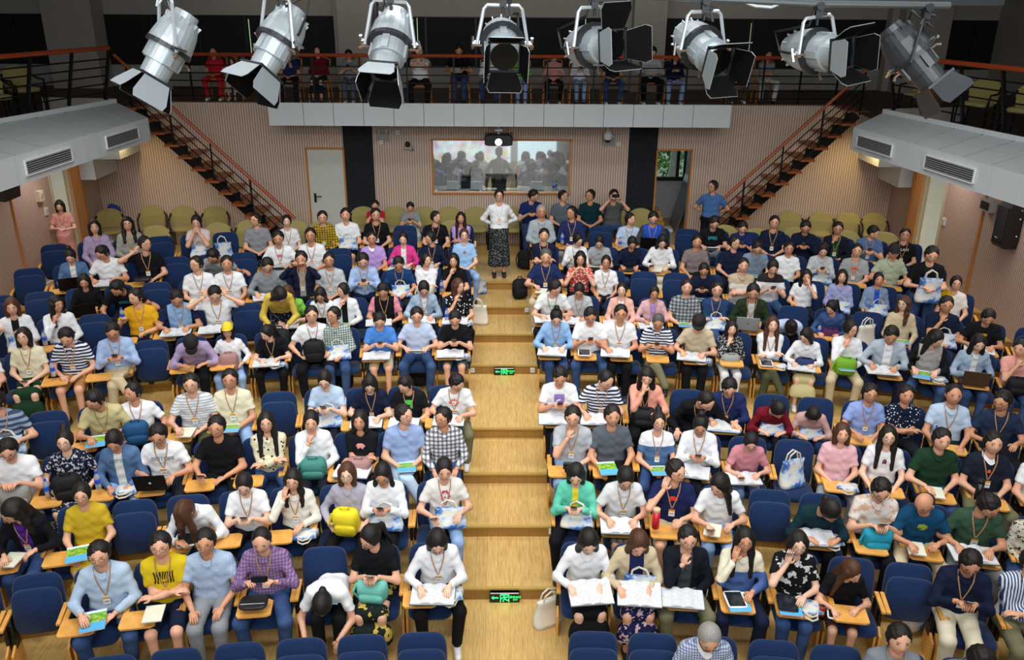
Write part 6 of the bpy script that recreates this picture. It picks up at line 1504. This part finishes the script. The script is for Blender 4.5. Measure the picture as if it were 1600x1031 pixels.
P = hitx(1576, 348, WX-.15); o = empty('loudspeaker', (P.x, P.y, P.z)); tag(o, 'tall black loudspeaker hung on the slatted wall', 'loudspeaker')
mb = MB(); mb.prism([(-.14, -.36), (-.10, -.42), (.12, -.42), (.14, -.3), (.14, .38), (.08, .42), (-.06, .38), (-.14, .26)], .34, ((0, -.17, 0), (1, 0, 0), (0, 0, 1), (0, 1, 0))); ob('cabinet', mb.me('c', [BLK]), o); ob('grille', MB().box((-.142, 0, .0), (.012, .30, .56)).me('g', [plain('grille_black', '1D1F22', .9)]), o); ob('name_badge', MB().box((-.15, .03, -.26), (.004, .08, .02)).me('n', [METG]), o)
for z in (-.2, .1, .25): ob('bolt', MB().ell((.08, -.175, z), (.02, .012, .02)).me('b', [CHROME]), o)
P = hitx(5, 302, -WX+.3); o = empty('loudspeaker', (P.x, P.y, P.z)); tag(o, 'dark loudspeaker top under the gallery at the frame edge', 'loudspeaker'); ob('cabinet', MB().box((0, 0, .05), (.34, .5, .26), ry(8)).me('c', [BLK]), o); ob('bracket', MB().box((-.2, 0, .1), (.16, .06, .06)).me('b', [BLKM]), o)
# ---------------------------------------------------------------- exit signs on the aisle risers
GRN = emis('exit_green', '2CFF7A', 1.6)
def exit_sign(x, i, W_, H_, label):
    Y = yr(i, 0)-.02; P = hity(x, 500, Y); z = i*r_+H_/2+.005; o = empty('exit_sign', (P.x, Y-.025, z)); tag(o, label, 'exit sign')
    ob('housing', MB().box((0, 0, 0), (W_, .045, H_)).me('h', [BLK]), o); ob('top_plate', MB().box((0, -.002, H_/2-.006), (W_*.94, .048, .012)).me('t', [WHT]), o)
    y = -.0245; s = H_
    fr = MB(); [fr.box((dx*s, y, dz*s), (w_*s, .003, h_*s)) for dx, dz, w_, h_ in ((-.36, -.06, .07, .78), (.36, -.06, .07, .78), (0, .30, .72, .09))]
    ob('door_symbol', fr.me('f', [GRN]), o)
    m = MB(); m.ell((-.06*s, y, .18*s), (.075*s, .004, .075*s), 10, 5)
    for pts in (((-.02, .08), (.05, -.12)), ((.0, .06), (-.2, .0), (-.26, -.12)), ((.02, .06), (.2, .04), (.24, .14)), ((.05, -.12), (-.10, -.22), (-.12, -.40)), ((.05, -.12), (.18, -.26), (.30, -.28))):
        m.tube([(a*s, y, b*s) for a, b in pts], .045*s, 5)
    ob('running_figure', m.me('m', [GRN]), o)
    ar = MB(); ar.prism([(-1.15, -.02), (-.95, .16), (-.95, .04), (-.55, .04), (-.55, -.08), (-.95, -.08), (-.95, -.20)][::-1], .003, ((0, y, 0), (s, 0, 0), (0, 0, s), (0, 1, 0))); ob('arrow', ar.me('a', [GRN]), o)
    for tx, sz, dz in (('安全出口', .24, .02), ('EXIT', .2, -.24)):
        cu = bpy.data.curves.new('sign_text', 'FONT'); cu.body = tx; cu.size = sz*s; cu.align_x = 'CENTER'; cu.extrude = .001; cu.materials.append(GRN)
        t0 = bpy.data.objects.new('lettering', cu); me_ = bpy.data.meshes.new_from_object(t0); bpy.data.objects.remove(t0); t = bpy.data.objects.new('lettering', me_); link(t, o); t.location = (.92*s, y-.001, dz*s-.04*s); t.rotation_euler = (PI/2, 0, 0)
exit_sign(788, 4, .34, .13, 'green running-figure exit sign on the upper aisle step'); exit_sign(790.5, 0, .35, .135, 'green running-figure exit sign on the lowest aisle step')
for x, v, i, l in ((862, 829, 1, 'white floor socket on a riser at the right seat block, lower'), (823, 484, 6, 'white socket on the third riser from the top'), (832, 578, 4, 'white socket beside the upper exit sign, striped polo side'), (738, 578, 4, 'white socket on the upper sign riser beside the moon print')):
    P = hity(x, v, yr(i, .4)-.012); o = empty('wall_socket', (P.x, P.y, P.z)); tag(o, l, 'socket'); ob('plate', MB().box((0, 0, 0), (.075, .02, .085)).me('p', [WHT]), o); ob('outlet', MB().box((0, -.011, 0), (.03, .004, .03)).me('b', [METG]), o)
# ---------------------------------------------------------------- things in the control room window
def cr(x, v=302): return hity(x, v, YB+.45)
zc = WZ0-.02
for x, l in ((708, 'white router with three aerials nearest the window frame by the white door'), (745, 'white router with three aerials beside the dark monitor'), (838, 'white router with three aerials behind the dark blue T-shirt')):
    P = cr(x); o = empty('router', (P.x, YB+.45, zc)); tag(o, l, 'router', 'routers on the counter'); ob('router_body', MB().box((0, 0, .10), (.28, .10, .18)).me('b', [WHT]), o)
    for k in (-1, 0, 1): ob('aerial', MB().tube([(k*.12, .03, .18), (k*.12, .03, .40)], .010, 6).me('a', [WHT]), o)
P = cr(783); o = empty('monitor', (P.x, YB+.5, zc)); tag(o, 'wide dark monitor on the counter behind the glass', 'monitor'); ob('bezel', MB().box((0, 0, .2), (.74, .05, .32)).me('b', [BLK]), o); ob('screen', MB().box((0, -.027, .2), (.70, .004, .28)).me('s', [plain('screen_teal', '1B2A30', .1)]), o); ob('stand', MB().box((0, .03, .02), (.2, .12, .04)).me('st', [BLK]), o)
P = cr(728); o = empty('wireless_receiver', (P.x, YB+.7, zc)); tag(o, 'black receiver box with two aerials between the routers', 'receiver'); ob('receiver_body', MB().box((0, 0, .14), (.24, .16, .28)).me('b', [BLK]), o); [ob('aerial', MB().tube([(s*.08, 0, .28), (s*.11, 0, .48)], .010, 5).me('a', [BLK]), o) for s in (-1, 1)]
for x, dy, l in ((864, .35, 'first'), (869, .45, 'second')):
    P = cr(x); M_ = Matrix.Translation((P.x, YB+dy, zc)); CUR['d'] = 'the control room counter'
    o = item('water_bottle', 'bottle', l+' blue-capped bottle near the window frame on', M_, [('bottle_body', IM['bot'], None, None), ('label_band', IM['botl'], None, None), ('cap', IM['botc'], None, None)], 'blue-capped water bottles')
# ---------------------------------------------------------------- bags and bottles on the floor and seats
def bag(M_, label, mat=DYE, kind='tote', name='tote_bag'):
    CUR['d'] = ''; pr = [('bag_body', IM['tote'], [mat], None), ('handle', IM['toteh'], None, (0, -.03, 0)), ('handle', IM['toteh'], None, (0, .03, 0))]
    if kind == 'pack': pr = [('bag_body', IM['bpb'], [mat], None), ('pocket', IM['bpp'], [mat], None), ('handle', IM['bph'], [mat], None), ('strap', IM['bps'], [mat], None)]
    o = item(name, 'bag', label, M_, pr); o['label'] = label; return o
BKM = plain('backpack_black', '14161A', .8, 0, .3, .2)
def onz(x, v, z): P = hitz(x, v, z); return Matrix.Translation(P)
bag(onz(856, 974, 0) @ Matrix.Rotation(.5, 4, 'Z'), 'cream tote standing on the lowest aisle step', CANV)
bag(onz(812, 466, 7*r_) @ Matrix.Rotation(.4, 4, 'Z'), 'black backpack dropped on the aisle step by the navy polo', BKM, 'pack', 'backpack')
bag(onz(820, 420, 8*r_) @ Matrix.Rotation(-.3, 4, 'Z'), 'black backpack standing behind another on the aisle edge', BKM, 'pack', 'backpack')
bag(onz(751, 458, 7*r_+.01) @ Matrix.Rotation(.2, 4, 'Z') @ Matrix.Scale(.7, 4), 'blue dyed bag on the aisle by the black dress', DYE)
bag(onz(748, 505, 6*r_+.01) @ Matrix.Rotation(-.2, 4, 'Z'), 'cream tote hanging at the aisle beside the polka dots', CANV)
P = hity(721, 946, yr(0, -.5)-.55); o = empty('water_bottle', (P.x, P.y, P.z-.1)); tag(o, 'water bottle hanging on a blue cord beside the aisle', 'bottle', 'blue-capped water bottles')
ob('bottle_body', IM['bot'], o); ob('label_band', IM['botl'], o); ob('cap', IM['botc'], o); ob('cord', MB().tube([(0, 0, .21), (-.04, .05, .36), (-.08, .10, .55)], .006, 5).me('cord', [BLUEC]), o)
for i, px, l in ((2, 1232, 'tie-dyed tote sitting on the empty seat beside the rose T-shirt'), (8, 356, 'tie-dyed tote on the empty back-row seat near plain grey shirt'), (5, 1248, 'crumpled tie-dyed bag on the empty seat behind the pink hoodie'), (5, 1335, 'cream tote on the empty seat near the beige cardigan'), (-1, 1290, 'white cloth bag on the nearest-row seat by grey polo')):
    best = None
    for o in bpy.data.objects:
        if o.name.startswith('auditorium_seat') and o.get('k'):
            X, Y, Z = o.location
            if abs(Z-i*r_) < .02:
                px_ = proj((X, Y+.15, Z+.8))[0]
                if best is None or abs(px_-px) < best[0]: best = (abs(px_-px), o)
    if best and best[0] < 32:
        o = best[1]
        for c in o.children:
            if c.name.startswith('seat'): c.data = SP['seat_down']
        M_ = Matrix.Translation(o.location+Vector((-.03, -.06, .485))) @ Matrix.Rotation(.3, 4, 'Z') @ Matrix.Rotation(-.15, 4, 'X')
        bag(M_ if i != -1 else M_ @ Matrix.Scale(.7, 4), l, DYE if i not in (-1,) and 'cream' not in l else CANV)
P = hitz(1432, 985, 0); bag(Matrix.Translation(P+Vector((0, 0, .1))) @ Matrix.Rotation(.5, 4, 'Z') @ Matrix.Scale(1.15, 4), 'tie-dyed tote hanging between seats beside the smiling navy shirt', DYE)
for i, x, v in ((4, 655, 600), (4, 975, 590), (4, 545, 590), (2, 1190, 800), (4, 95, 615)):
    P = hitz(x, v, i*r_); bag(Matrix.Translation((P.x, yr(i, P.x)-.42, i*r_)), {655: 'black backpack under the ice blue T-shirt seat', 975: 'black backpack under the white V-neck seat', 545: 'black bag on the floor by the green checked shirt', 1190: 'dark bag on the floor under the rose T-shirt', 95: 'black bag on the floor beside the tan shorts'}[x], BKM, 'pack', 'backpack')
P = hitz(178, 345, ZT+.5); tag(ob('blue_cloth', MB().pad(.3, .35, .06, (P.x+.1, 18.9, ZT+.75), ry(25), .6, 16).me('cl', [plain('royal_cloth', '2A3F9A', .8)])), 'royal blue cloth behind the corner armchair', 'cloth')
